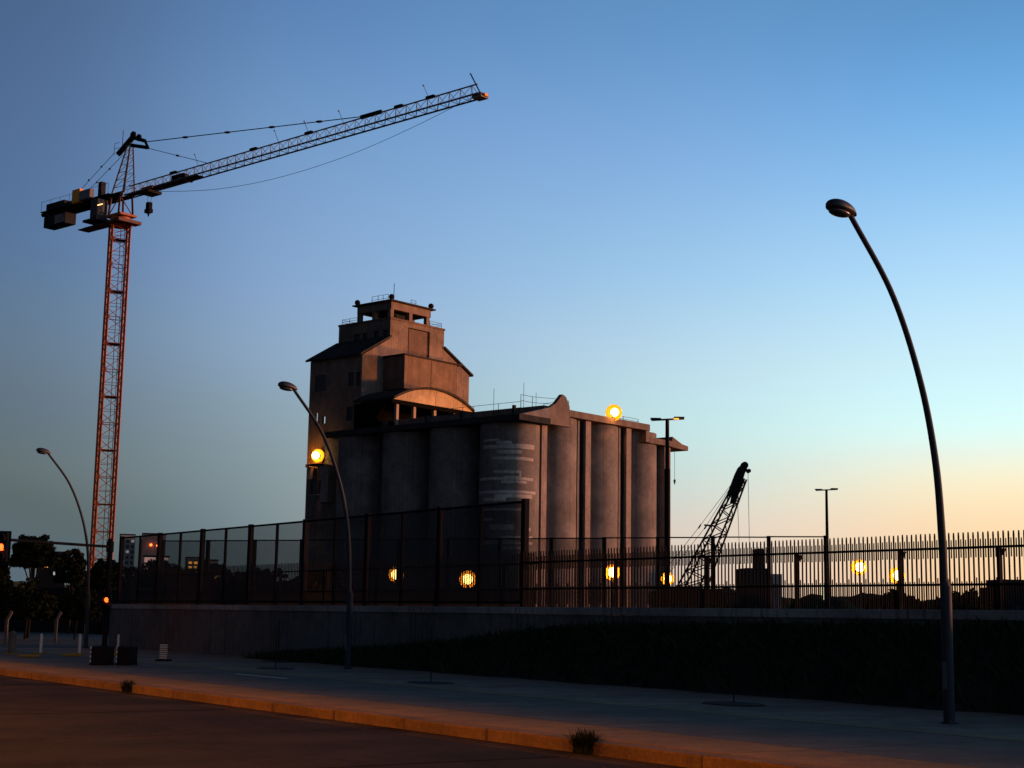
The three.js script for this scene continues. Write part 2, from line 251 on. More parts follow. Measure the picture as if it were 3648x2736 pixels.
// ------------------------------------------------------------------ fences on the wall
{
  // tall mesh screen fence
  const f = thing('screen_fence', 'tall dark mesh screen fence with heavy posts on the left wall', 'fence', [0, 0, 0], RTH);
  const posts = []; for (let i = 0; i < 8; i++) posts.push(61.5 - i * 4.15);
  posts.forEach((s, i) => {
    mesh('post', [rbox(s - 0.085, s + 0.085, 1.87, 4.68, 23.02, 23.18, 0.015)], M.fence, f);
    if (i < 7) {
      const e = s - 4.15, m = (s + e) / 2;
      mesh('mid_post', [box(m - 0.04, m + 0.04, 1.87, 4.58, 23.06, 23.14)], M.fence, f);
      mesh('top_rail', [box(e + 0.1, s - 0.1, 4.58, 4.64, 23.07, 23.13)], M.fence, f);
      mesh('bottom_rail', [box(e + 0.1, s - 0.1, 1.95, 2.02, 23.07, 23.13)], M.fence, f);
      for (const [a, b] of [[e + 0.1, m - 0.04], [m + 0.04, s - 0.1]]) if (!(i === 4 && a > m)) mesh('mesh_panel', [box(a, b, 2.02, 4.58, 23.097, 23.103)], M.meshPanel, f);
    }
  });
  // palisade along the wall: the open right half, picket by picket
  const pal = thing('palisade_fence', 'black steel palisade fence with pointed pickets on the right wall', 'fence', [0, 0, 0], RTH);
  const picket = (h, w, d) => merge([extr([[-w / 2, 0], [w / 2, 0], [w / 2, h - 0.06], [0.008, h], [-0.008, h], [-w / 2, h - 0.06]], -d / 2, d / 2)]);
  const long = picket(1.42, 0.028, 0.02), short = picket(0.34, 0.02, 0.014), low = picket(0.52, 0.02, 0.016);
  const put = (g, nm, s, y, t) => { const m = new THREE.Mesh(g, M.fence); m.name = nm; m.position.set(s, y, t); m.castShadow = m.receiveShadow = true; pal.add(m); };
  for (let i = 0; i < 160; i++) {
    const s = 32.3 - i * 0.1105;
    put(long, 'picket', s, 1.87 + rr(-0.006, 0.006), 22.96); put(short, 'short_picket', s - 0.055, 2.82 + rr(-0.008, 0.008), 22.955); put(low, 'lower_picket', s - 0.055, 1.87 + (i % 4 === 1 ? 0.07 : 0), 22.955);
  }
  mesh('upper_rail', [box(14.6, 32.35, 2.985, 3.03, 22.975, 23.005)], M.fence, pal);
  mesh('lower_rail', [box(14.6, 32.35, 2.31, 2.355, 22.975, 23.005)], M.fence, pal);
  for (const s of [28.6, 25.35, 22.6, 19.85, 17.55, 15.2]) { mesh('post', [box(s - 0.035, s + 0.035, 1.87, 3.02, 23.01, 23.09)], M.fence, pal); mesh('bracket', [extr([[-0.09, 0], [0.09, 0], [0.035, -0.12], [-0.035, -0.12]], 0, 0.04).translate(s, 2.98, 23.095)], M.fence, pal); }
  // the same palisade running on behind the screen
  const pb = thing('palisade_fence', 'palisade fence running behind the tall mesh screen', 'fence', [0, 0, 0], RTH);
  const gs = []; for (let s = 61.3; s > 32.5; s -= 0.1105) { gs.push(long.clone().translate(s, 1.87, 23.5), low.clone().translate(s - 0.055, 1.87, 23.5)); }
  const pk = new THREE.Mesh(mergeGeometries(gs), M.fence); pk.name = 'picket_row'; pk.castShadow = pk.receiveShadow = true; pk.userData.kind = 'stuff'; pb.add(pk);
  mesh('upper_rail', [box(32.4, 61.4, 2.985, 3.03, 23.515, 23.545)], M.fence, pb); mesh('lower_rail', [box(32.4, 61.4, 2.31, 2.355, 23.515, 23.545)], M.fence, pb);
  for (let s = 34; s < 61; s += 3.4) mesh('post', [box(s - 0.05, s + 0.05, 0.9, 3.02, 23.55, 23.65)], M.fence, pb);

  // second, farther screen fence in the yard (runs almost across the view)
  const az = -74.6 * D2R, turn = Math.PI / 2 - az;
  const f2 = thing('screen_fence', 'low thin-railed screen fence farther back in the yard', 'fence', [14.97, 0, -72], turn);
  for (let i = 0; i <= 13; i++) {
    const x = i * 2.67, tp = 5.67 - x * 0.009;
    mesh('post', [box(x - 0.09, x + 0.09, 0.9, tp, -0.09, 0.09)], M.fence, f2);
    if (i < 13) { mesh('top_rail', [box(x + 0.09, x + 2.58, tp - 0.09, tp - 0.03, -0.03, 0.03)], M.fence, f2); if (i !== 9 && i > 3) mesh('mesh_panel', [box(x + 0.09, x + 2.58, 1, tp - 0.09, -0.003, 0.003)], M.meshPanel2, f2); }
  }
}

// ------------------------------------------------------------------ curved street lamps
function arcLamp(s, t, label) {
  const p = W(s, t, 0.15), g = thing('street_lamp', label, 'street lamp', [p.x, p.y, p.z], RTH, 'curved street lamps on the far pavement');
  const pts = [[0, 0], [-0.02, 1.0], [-0.04, 1.8], [-0.07, 2.85], [-0.17, 3.9], [-0.46, 5.06], [-1.05, 6.34], [-1.95, 7.44]].map(([a, y]) => V(0, y, a));
  mesh('pole', [tubeG(pts, [0.07, 0.066, 0.062, 0.056, 0.05, 0.045, 0.042, 0.04], 16, 60)], M.lampMetal, g);
  mesh('base_sleeve', [cyl(0.085, 0.085, 2.02, 0, 0, -0.01, 20), cyl(0.085, 0.055, 0.12, 0, 2.02, -0.03, 20), cyl(0.13, 0.13, 0.02, 0, 0, 0, 20)], M.lampMetal, g);
  mesh('access_door', [rbox(-0.035, 0.035, 0.5, 0.9, -0.096, -0.082, 0.004)], M.galv, g);
  const sh = new THREE.SphereGeometry(1, 28, 20), q = sh.attributes.position;
  for (let i = 0; i < q.count; i++) { let x = q.getX(i), y = q.getY(i), z = q.getZ(i); if (y < 0) y *= 0.45; const k = 1 - 0.18 * z; q.setXYZ(i, x * 0.16 * k, y * 0.13 + (y > 0 ? -0.03 * z : 0), z * 0.29); }
  sh.computeVertexNormals();
  const h = mesh('lamp_head', [sh.rotateX(0.1).translate(0, 7.48, -2.12)], M.lampHead, g);
  mesh('lens', [new THREE.SphereGeometry(1, 20, 10).scale(0.12, 0.05, 0.2).rotateX(0.1).translate(0, 7.425, -2.17)], M.lens, h);
  mesh('bolt', [cyl(0.012, 0.012, 0.03, 0.06, 0.02, 0.06, 8), cyl(0.012, 0.012, 0.03, -0.06, 0.02, -0.06, 8)], M.galv, g);
  return g;
}
arcLamp(15.06, 18.5, 'tall curved street lamp nearest the camera on the right');
arcLamp(36.56, 20.24, 'curved street lamp crossing in front of the silo building');
arcLamp(58.17, 20.64, 'small curved street lamp beside the tower crane mast');
// street lamps of the near side, out of the picture, with an added visor that keeps their light on the roadway
for (const s of [2, 23.5, 45]) {
  const p = W(s, -3.5, 0), g = thing('visored_street_lamp', `lit sodium street lamp of the near kerb, ${s < 10 ? 'beside the camera' : s < 30 ? 'middle of three' : 'farthest along'}`, 'street lamp', [p.x, 0, p.z], RTH, 'lit lamps of the near kerb');
  mesh('pole', [cyl(0.09, 0.06, 8.9, 0, 0, 0)], M.lampMetal, g);
  rod(g, 'arm', V(0, 8.85, 0), V(0, 9.0, 3.4), 0.08, M.lampMetal);
  mesh('housing', [rbox(-1.2, 1.2, 8.98, 9.06, 2.75, 4.1, 0.02)], M.lampHead, g);
  // visor added and shaped so its shadow edge falls just past the far kerb
  const L = V(0, 8.72, 3.5), edge = (12.5 + 3.5), zv = 0.58, yv = 8.72 - zv * (8.72 - 0.15) / (edge - 3.5);
  mesh('visor', [box(-1.2, 1.2, yv, 8.98, 3.5 + zv, 3.5 + zv + 0.02)], M.lampHead, g);
  mesh('bulb', [ball(0.045, L.x, L.y, L.z)], M.hot, g);
  const pl = new THREE.PointLight(SODIUM, 470, 0, 2); pl.position.copy(L); pl.castShadow = true; pl.shadow.radius = 3.4; g.add(pl);
}

// ------------------------------------------------------------------ grain silo building (local x = along its sunset face, z = towards the street)
{
  const B = thing('grain_silo_building', 'old concrete grain silo with stepped headhouse tower and row of cylinders', 'silo building', [3.82, 0, -180], 49.483 * D2R);
  const G0 = 0.9;
  // cylinders of the street side
  const siloG = merge([new THREE.CylinderGeometry(3.6, 3.6, 23.5, 56, 1, true).translate(0, G0 + 11.7, 0)]);
  { const p = siloG.attributes.position, uv = siloG.attributes.uv; for (let i = 0; i < p.count; i += 3) { const a = [0, 1, 2].map(k => Math.atan2(p.getX(i + k), p.getZ(i + k))); for (let k = 1; k < 3; k++) { if (a[k] - a[0] > 3) a[k] -= 2 * Math.PI; if (a[0] - a[k] > 3) a[k] += 2 * Math.PI; } for (let k = 0; k < 3; k++) uv.setXY(i + k, a[k] * 3.6, p.getY(i + k)); }
    const nrm = siloG.attributes.normal; for (let i = 0; i < p.count; i++) { const L = Math.hypot(p.getX(i), p.getZ(i)); nrm.setXYZ(i, p.getX(i) / L, 0, p.getZ(i) / L); } }
  const silos = [];
  const silo = (x, z, sy = 1) => { const m = new THREE.Mesh(siloG, M.silo); m.name = 'silo'; m.position.set(x, 0, z); m.scale.y = sy; m.rotation.y = silos.length * 1.3; m.castShadow = m.receiveShadow = true; B.add(m); silos.push(m); return m; };
  for (let k = 0; k < 4; k++) silo(-2, -(3.5 + 8.25 * k));
  for (const x of [5.55, 14.15, 22.7]) silo(x, -3.8, 1.063);
  mesh('core', [box(-1.5, 26.5, G0, 24.3, -31, -4.4)], M.silo, B);
  // shallow lift joints and pale repair patches on the corner cylinder
  const corner = silos[0];
  const strips = [[295, 430, 545, 16], [400, 535, 568, 20], [290, 725, 602, 24], [520, 725, 590, 18], [405, 625, 648, 22], [360, 720, 705, 20], [378, 620, 822, 18], [250, 720, 880, 18], [470, 610, 866, 12], [450, 665, 908, 18], [600, 620, 845, 40], [240, 740, 995, 18], [390, 715, 1030, 24], [300, 490, 1060, 22], [250, 690, 1145, 16], [300, 385, 1230, 18], [355, 565, 1298, 34], [640, 705, 1310, 18], [445, 720, 1385, 18], [250, 580, 1428, 26], [480, 720, 1432, 16], [470, 690, 1475, 16]];
  for (const [x0, x1, yz, th] of strips) {                 // measured on the cylinder: left edge 250, right edge 770 of its visible face
    const ang = x => Math.asin(Math.max(-0.98, Math.min(0.98, (x - 512) / 262))) - 49.483 * D2R - 0.02, y = 1.6 + (2061 - yz) * 0.01361, h = th * 0.018;
    const n = 14, P = [], I = []; const a0 = ang(x0), a1 = ang(x1);
    for (let i = 0; i <= n; i++) { const a = a0 + (a1 - a0) * i / n, wob = rr(-0.04, 0.04) + (i === 0 || i === n ? 0 : 0); for (const [r, yy] of [[3.595, y - h / 2 + wob], [3.625, y - h / 2 + wob], [3.625, y + h / 2 + wob * 0.6], [3.595, y + h / 2 + wob * 0.6]]) P.push(Math.sin(a) * r, yy, Math.cos(a) * r); }
    for (let i = 0; i < n; i++) for (let j = 0; j < 4; j++) { const a = i * 4 + j, b = i * 4 + (j + 1) % 4; I.push(a, a + 4, b, b, a + 4, b + 4); }
    for (const o of [0, n * 4]) I.push(o, o + 1, o + 2, o, o + 2, o + 3);
    const g = new THREE.BufferGeometry(); g.setAttribute('position', new THREE.Float32BufferAttribute(P, 3)); g.setIndex(I); g.computeVertexNormals();
    mesh('repair_patch', [g], M.patch, corner);
  }
  // piers and joints of the sunset face
  for (const j of [0, 8.6, 17.15]) { mesh('pier', [rbox(j + 0.15, j + 1.2, G0, 25.9, -2.6, -0.3, 0.03)], M.pier, B); mesh('thin_pier', [rbox(j - 0.85, j - 0.4, G0, 25.9, -3.4, -0.8, 0.03)], M.silo, B); mesh('joint_filler', [box(j - 0.4, j + 0.15, G0, 25.9, -2.4, -1.3)], M.black, B); mesh('downpipe', [tubeG(Array.from({ length: 14 }, (_, k) => V(j - 0.12 + rr(-0.06, 0.06), G0 + k * 1.9, -0.75 + rr(-0.08, 0.08))), [0.17, 0.17], 7, 60)], M.black, B); }
  mesh('end_pier', [rbox(25.7, 27.1, G0, 24.3, -2.2, -0.2, 0.03)], M.pier, B);
  for (let k = 0; k < 22; k++) rod(B, 'ladder_rung', V(27.1, 4 + k * 0.9, -0.7), V(27.5, 4 + k * 0.9, -0.7), 0.06, M.dark);
  rod(B, 'ladder_rail', V(27.5, 3, -0.7), V(27.5, 23.5, -0.7), 0.06, M.dark);
  // roof slabs
  mesh('roof_slab', [rbox(-6.1, -0.3, 24.32, 25.05, -31.9, 1.4, 0.04)], M.roofing, B);
  mesh('corner_upstand', [extr([[-5.6, 25.05], [-0.3, 25.05], [-0.3, 26.4]], 0.7, 1.3)], M.silo, B);
  mesh('roof_slab', [rbox(-0.28, 21.6, 25.92, 26.75, -30.5, 0.35, 0.04)], M.tower, B);
  mesh('roof_step', [rbox(20.75, 21.58, 24.4, 25.9, -28, 0.3, 0.04)], M.tower, B);
  mesh('low_roof_slab', [rbox(21.62, 27.6, 24.35, 25.1, -28, 0.3, 0.04)], M.tower, B);
  mesh('canopy', [extr([[26.8, 24.3], [30.6, 24.15], [30.6, 24.75], [29.2, 24.9], [26.9, 25.7]], -6, 0.25)], M.tower, B);
  rod(B, 'hoist_rope', V(29.2, 24.3, -1), V(29.2, 20.2, -1), 0.05, M.cable); mesh('hoist_hook', [cyl(0.02, 0.16, 0.5, 29.2, 19.5, -1, 8), ball(0.16, 29.2, 20.1, -1, 8)], M.cable, B);
  const peak = [[-0.1, 24.5], [4.15, 24.5], [3.85, 27.0], [3.15, 28.1], [2.5, 28.35], [1.2, 27.1], [-0.1, 26.4]];
  mesh('gable_box', [extr(peak, 0.36, 0.95)], M.tower, B);
  // roof railings, whip aerials
  const rail = (pts, h, name = 'roof_railing') => { const g = []; for (let i = 0; i < pts.length; i++) { g.push(rodG(pts[i], pts[i].clone().add(V(0, h, 0)), 0.07)); if (i) for (const k of [1, 0.55]) g.push(rodG(pts[i - 1].clone().add(V(0, h * k, 0)), pts[i].clone().add(V(0, h * k, 0)), 0.055)); } mesh(name, g, M.dark, B); };
  rail([V(-4.8, 25.05, -14), V(-4.8, 25.05, -11), V(-4.8, 25.05, -7), V(-4.8, 25.05, -3), V(-4.8, 25.05, 0.5)], 1.6);
  rail([V(-0.2, 26.75, -3.4), V(2, 26.75, -3.4), V(5.5, 26.75, -2), V(7.4, 26.75, -2), V(7.4, 26.75, -6)], 1.6);
  rail([V(14, 26.75, -1), V(17.5, 26.75, -1), V(20.8, 26.75, -1)], 0.7);
  for (const [x, z, h] of [[-4.6, -13.5, 3.4], [-4.7, -8.8, 3.8], [-4.5, -4, 3.6], [-3, -0.6, 4.2], [0.4, -1.5, 3.5], [16.8, -1, 2.2]]) rod(B, 'aerial', V(x, 25, z), V(x, 25 + h, z), 0.05, M.dark);
  mesh('vent_box', [box(-4.6, -4.1, 25.05, 26.2, -9.4, -9.0), box(-4.4, -4.0, 25.05, 26.4, -1.2, -0.9), box(-5.4, -4.9, 25.05, 26.0, -14.5, -14.1)], M.dark, B);

  // headhouse tower, hollowed and pierced
  const ev = new Evaluator(); ev.attributes = ['position', 'normal']; ev.useGroups = false;
  const br = g => { g = g.index ? g.toNonIndexed() : g; const b = new Brush(g); b.updateMatrixWorld(); return b; };
  let t = br(extr([[0, G0], [21.4, G0], [21.4, 36.1], [15.9, 39.1], [15.9, 42], [5.1, 42], [5.1, 39.1], [0, 36.1]], -41.8, -31.5));
  const cut = g => { t = ev.evaluate(t, br(g), SUBTRACTION); t.updateMatrixWorld(); };
  const lw = [[33.05, 34.2, 32, 33.9], [31.8, 32.7, 32, 33.85], [33.0, 34.2, 27.3, 29.2], [31.75, 32.8, 27.3, 29.1], [38.5, 40.9, 31.8, 34.1]];
  for (const [a, b, c, d] of lw) cut(box(-0.3, 0.35, c, d, -b, -a));
  cut(box(0.4, 4.2, 26.6, 29.6, -41.4, -37.2));                                  // corner room, open to both sides
  for (const [a, b, c, d] of [[39.95, 40.55, 27.1, 28.9], [38.4, 39.05, 27.3, 28.3]]) cut(box(-0.3, 0.6, c, d, -b, -a));
  cut(box(0.7, 3.9, 27.2, 29.4, -42, -41));
  const uw = [[37.4, 38.8], [35.95, 37.0], [33.7, 34.8], [31.85, 33.0]]; for (const [a, b] of uw) cut(box(4.9, 5.5, 39.5, 40.4, -b, -a));
  cut(box(8.6, 12.95, 37.0, 41.2, -32.1, -31.3));
  for (const [a, b] of [[38, 39.2], [39.8, 40.9]]) cut(box(-0.3, 0.3, 17.7, 19.6, -b, -a));
  mesh('tower', [t.geometry.clone()], M.tower, B);
  for (const [a, b, c, d] of lw) { const wn = mesh('window', [box(0.2, 0.26, c, d, -b, -a)], M.glass, B); mesh('frame', [box(0.14, 0.2, c, d, -(a + b) / 2 - 0.05, -(a + b) / 2 + 0.05), box(0.14, 0.2, (c + d) / 2 - 0.05, (c + d) / 2 + 0.05, -b, -a)], M.winFrame, wn); }
  for (const [a, b] of uw) mesh('window', [box(5.36, 5.42, 39.5, 40.4, -b, -a)], M.glass, B);
  for (const [a, b] of [[38, 39.2], [39.8, 40.9]]) mesh('window', [box(0.16, 0.22, 17.7, 19.6, -b, -a)], M.glass, B);
  mesh('door_panel', [rbox(9.0, 12.9, 37.3, 41.1, -32.0, -31.75, 0.02)], M.bay, B);
  // roof planes and cornices
  mesh('roof_slope', [extr([[-0.6, 36.0], [5.1, 39.3], [5.1, 39.55], [-0.6, 36.28]], -42.2, -31.2)], M.roofing, B);
  mesh('roof_slope', [extr([[22.0, 36.0], [15.9, 39.3], [15.9, 39.55], [22.0, 36.28]], -42.2, -31.2)], M.roofing, B);
  mesh('cornice', [rbox(5.0, 16.0, 41.82, 42.12, -41.9, -31.38, 0.03)], M.band, B);
  // open belvedere
  const c0 = 5.12, c1 = 13.0, z0 = -38.2, z1 = -31.45;
  const cg = [box(c0, c1, 43.28, 44.3, z1 - 0.35, z1), box(c0, c1, 43.28, 44.3, z0, z0 + 0.35), box(c0, c0 + 0.35, 43.28, 44.3, z0 + 0.35, z1 - 0.35), box(c1 - 0.35, c1, 43.28, 44.3, z0 + 0.35, z1 - 0.35)];
  mesh('belvedere_band', cg, M.tower, B);
  for (const [x, z] of [[c0 + 0.01, z1 - 0.71], [c1 - 0.71, z1 - 0.71], [c0 + 0.01, z0 + 0.01], [c1 - 0.71, z0 + 0.01], [8.7, z1 - 0.61], [8.7, z0 + 0.1], [c0 + 0.01, -35.2], [c1 - 0.6, -35.2]]) mesh('column', [rbox(x, x + 0.62, 42.12, 43.27, z, z + 0.6, 0.02)], M.tower, B);
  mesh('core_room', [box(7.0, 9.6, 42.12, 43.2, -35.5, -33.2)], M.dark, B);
  mesh('belvedere_roof', [rbox(c0 - 0.55, c1 + 0.55, 44.31, 44.5, z0 - 0.5, z1 + 0.5, 0.03)], M.roofing, B);
  for (const [x, z] of [[c0, z1], [c1, z1], [c0, z0]]) mesh('finial', [ball(0.4, x + 0.1, 44.95, z - 0.1), cyl(0.12, 0.12, 0.2, x + 0.1, 44.5, z - 0.1)], M.black, B);
  rod(B, 'mast_aerial', V(6.3, 44.5, -32.2), V(6.3, 47.1, -32.2), 0.09, M.dark);
  rail([V(6.0, 44.5, -33), V(6.0, 44.5, -34), V(6.0, 44.5, -35), V(6.0, 44.5, -36.2)], 1.15); rail([V(9.5, 44.5, -32), V(10.5, 44.5, -32)], 0.8);
  rail([V(5.4, 42.12, -38.4), V(5.4, 42.12, -40), V(5.4, 42.12, -41.5), V(8, 42.12, -41.5), V(12, 42.12, -41.5), V(15.6, 42.12, -41.5), V(15.6, 42.12, -38), V(15.6, 42.12, -34.5), V(15.6, 42.12, -31.8), V(13.2, 42.12, -31.8)], 0.75);
  // oriel bay
  mesh('bay', [box(4.0, 14.5, 31.75, 36.25, -31.6, -27.56)], M.bay, B);
  for (const [a, b] of [[4.0, 9.1], [9.25, 14.5]]) mesh('bay_panel', [rbox(a + 0.02, b - 0.02, 31.8, 36.1, -27.57, -27.5, 0.01)], M.bay, B);
  mesh('bay_roof', [rbox(3.8, 15.4, 36.26, 36.46, -31.5, -27.3, 0.03)], M.roofing, B);
  // barrel vaulted gallery in front of it
  const ax0 = -1.4, ax1 = 14.0, ay = 29.35, rise = 2.05, hw = (ax1 - ax0) / 2, R = (hw * hw + rise * rise) / (2 * rise), am = Math.asin(hw / R), arc = (r, n = 28) => Array.from({ length: n + 1 }, (_, i) => { const a = -am + 2 * am * i / n; return [(ax0 + ax1) / 2 + Math.sin(a) * r, ay + rise - R + Math.cos(a) * r]; });
  mesh('tympanum', [extr(arc(R), -24.35, -24)], M.tympanum, B);
  mesh('vault', [extr([...arc(R + 0.32), ...arc(R + 0.02).reverse()], -31.45, -23.7)], M.roofing, B);
  mesh('gallery_beam', [rbox(ax0 - 0.3, ax1 + 1.2, 28.75, 29.33, -24.5, -23.9, 0.03)], M.galleryShade, B);
  mesh('gallery_ceiling', [box(ax0, ax1 + 1, 28.9, 29.2, -31.4, -24.6)], M.galleryShade, B);
  mesh('gallery_back', [box(ax0 + 0.2, ax1 - 1, 25.1, 28.85, -30.6, -30.2)], M.galleryShade, B);
  mesh('gallery_side', [extr([[-31.3, 25.1], [-26.8, 25.1], [-26.3, 26.4], [-27.2, 27.2], [-25.2, 28.9], [-31.3, 28.9]], 0, 0.3).rotateY(-Math.PI / 2).translate(ax0 + 0.3, 0, 0)], M.galleryShade, B);
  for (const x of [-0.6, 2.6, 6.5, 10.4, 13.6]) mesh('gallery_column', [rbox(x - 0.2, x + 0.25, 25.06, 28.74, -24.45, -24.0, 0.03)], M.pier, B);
  mesh('parapet', [box(ax0, ax1 + 1, 25.05, 26.5, -24.9, -24.6)], M.galleryShade, B);
  // works on the street wall of the tower: landing, chute, little canopy
  mesh('landing', [rbox(-1.9, 0, 21.4, 21.6, -39.6, -37.2, 0.02)], M.dark, B);
  mesh('chute', [extr([[-38.1, 21.4], [-36, 21.4], [-36, 16.4], [-37.6, 16.4], [-37.4, 19.2]], 0, 1.3).rotateY(-Math.PI / 2)], M.pier, B);
  mesh('small_canopy', [rbox(-1.0, 0, 21.3, 21.75, -41.0, -40.1, 0.03)], M.pier, B);
  mesh('bin', [extr([[-41.0, 21.2], [-39.6, 21.2], [-39.9, 19.7], [-41, 19.7]], 0, 0.7).rotateY(-Math.PI / 2)], M.pier, B);
  mesh('sill', [box(-0.12, -0.002, 17.5, 17.68, -41.1, -37.8)], M.pier, B);
  B.updateMatrixWorld(true);
  const at = (x, y, z) => B.localToWorld(V(x, y, z));
  // wall lamp on the tower
  {
    const p = at(-0.75, 22.85, -38.9), L = thing('wall_lamp', 'glaring sodium lamp on the street wall of the silo tower', 'lamp', [p.x, p.y, p.z], 49.483 * D2R);
    rod(L, 'bracket', V(0.75, -0.4, 0), V(0.1, -0.25, 0), 0.09, M.dark); mesh('reflector', [new THREE.CylinderGeometry(0.9, 0.35, 0.3, 32, 1, true).rotateX(Math.PI / 2).rotateY(-62 * D2R).translate(0.3, 0, -0.15)], M.haloAmber, L); mesh('bulb', [ball(0.5, -0.3, 0, 0, 24)], M.hot, L);  // amber dish added behind the bulb to imitate its halo
    const pl = new THREE.PointLight(SODIUM, 26); pl.position.set(-0.3, -0.1, -0.95); pl.castShadow = true; pl.shadow.radius = 4; L.add(pl);
  }
  // roof floodlight turned towards the tower
  {
    const p = at(13.3, 27.1, 0.75), L = thing('roof_floodlight', 'glaring sodium floodlight on the roof edge of the silos', 'lamp', [p.x, p.y, p.z], 49.483 * D2R);
    rod(L, 'stand', V(0, -0.1, 0), V(0, -0.5, -0.6), 0.1, M.dark); mesh('reflector', [new THREE.CylinderGeometry(1.05, 0.42, 0.4, 36, 1, true).rotateX(Math.PI / 2).rotateY(-49 * D2R).translate(0.65, 0.35, -0.65)], M.haloAmber, L); mesh('bulb', [ball(0.52, 0, 0.3, 0, 24)], M.hot, L);  // added dish faces the viewer, an amber halo around the bulb
    mesh('yoke', [box(-0.62, -0.56, -0.1, 0.4, -0.06, 0.06), box(0.56, 0.62, -0.1, 0.4, -0.06, 0.06), box(-0.62, 0.62, -0.16, -0.1, -0.06, 0.06)], M.dark, L);
    const sp = new THREE.SpotLight(SODIUM, 2100, 0, 0.75, 0.7, 2); sp.position.set(-0.9, 0.5, -0.9); sp.target.position.set(-5.5, 8, -28); sp.castShadow = true; sp.shadow.radius = 30; L.add(sp, sp.target);
    const pl = new THREE.PointLight(SODIUM, 16); pl.position.set(-0.2, -0.1, 0.55); pl.castShadow = true; pl.shadow.radius = 15; L.add(pl);
  }
}

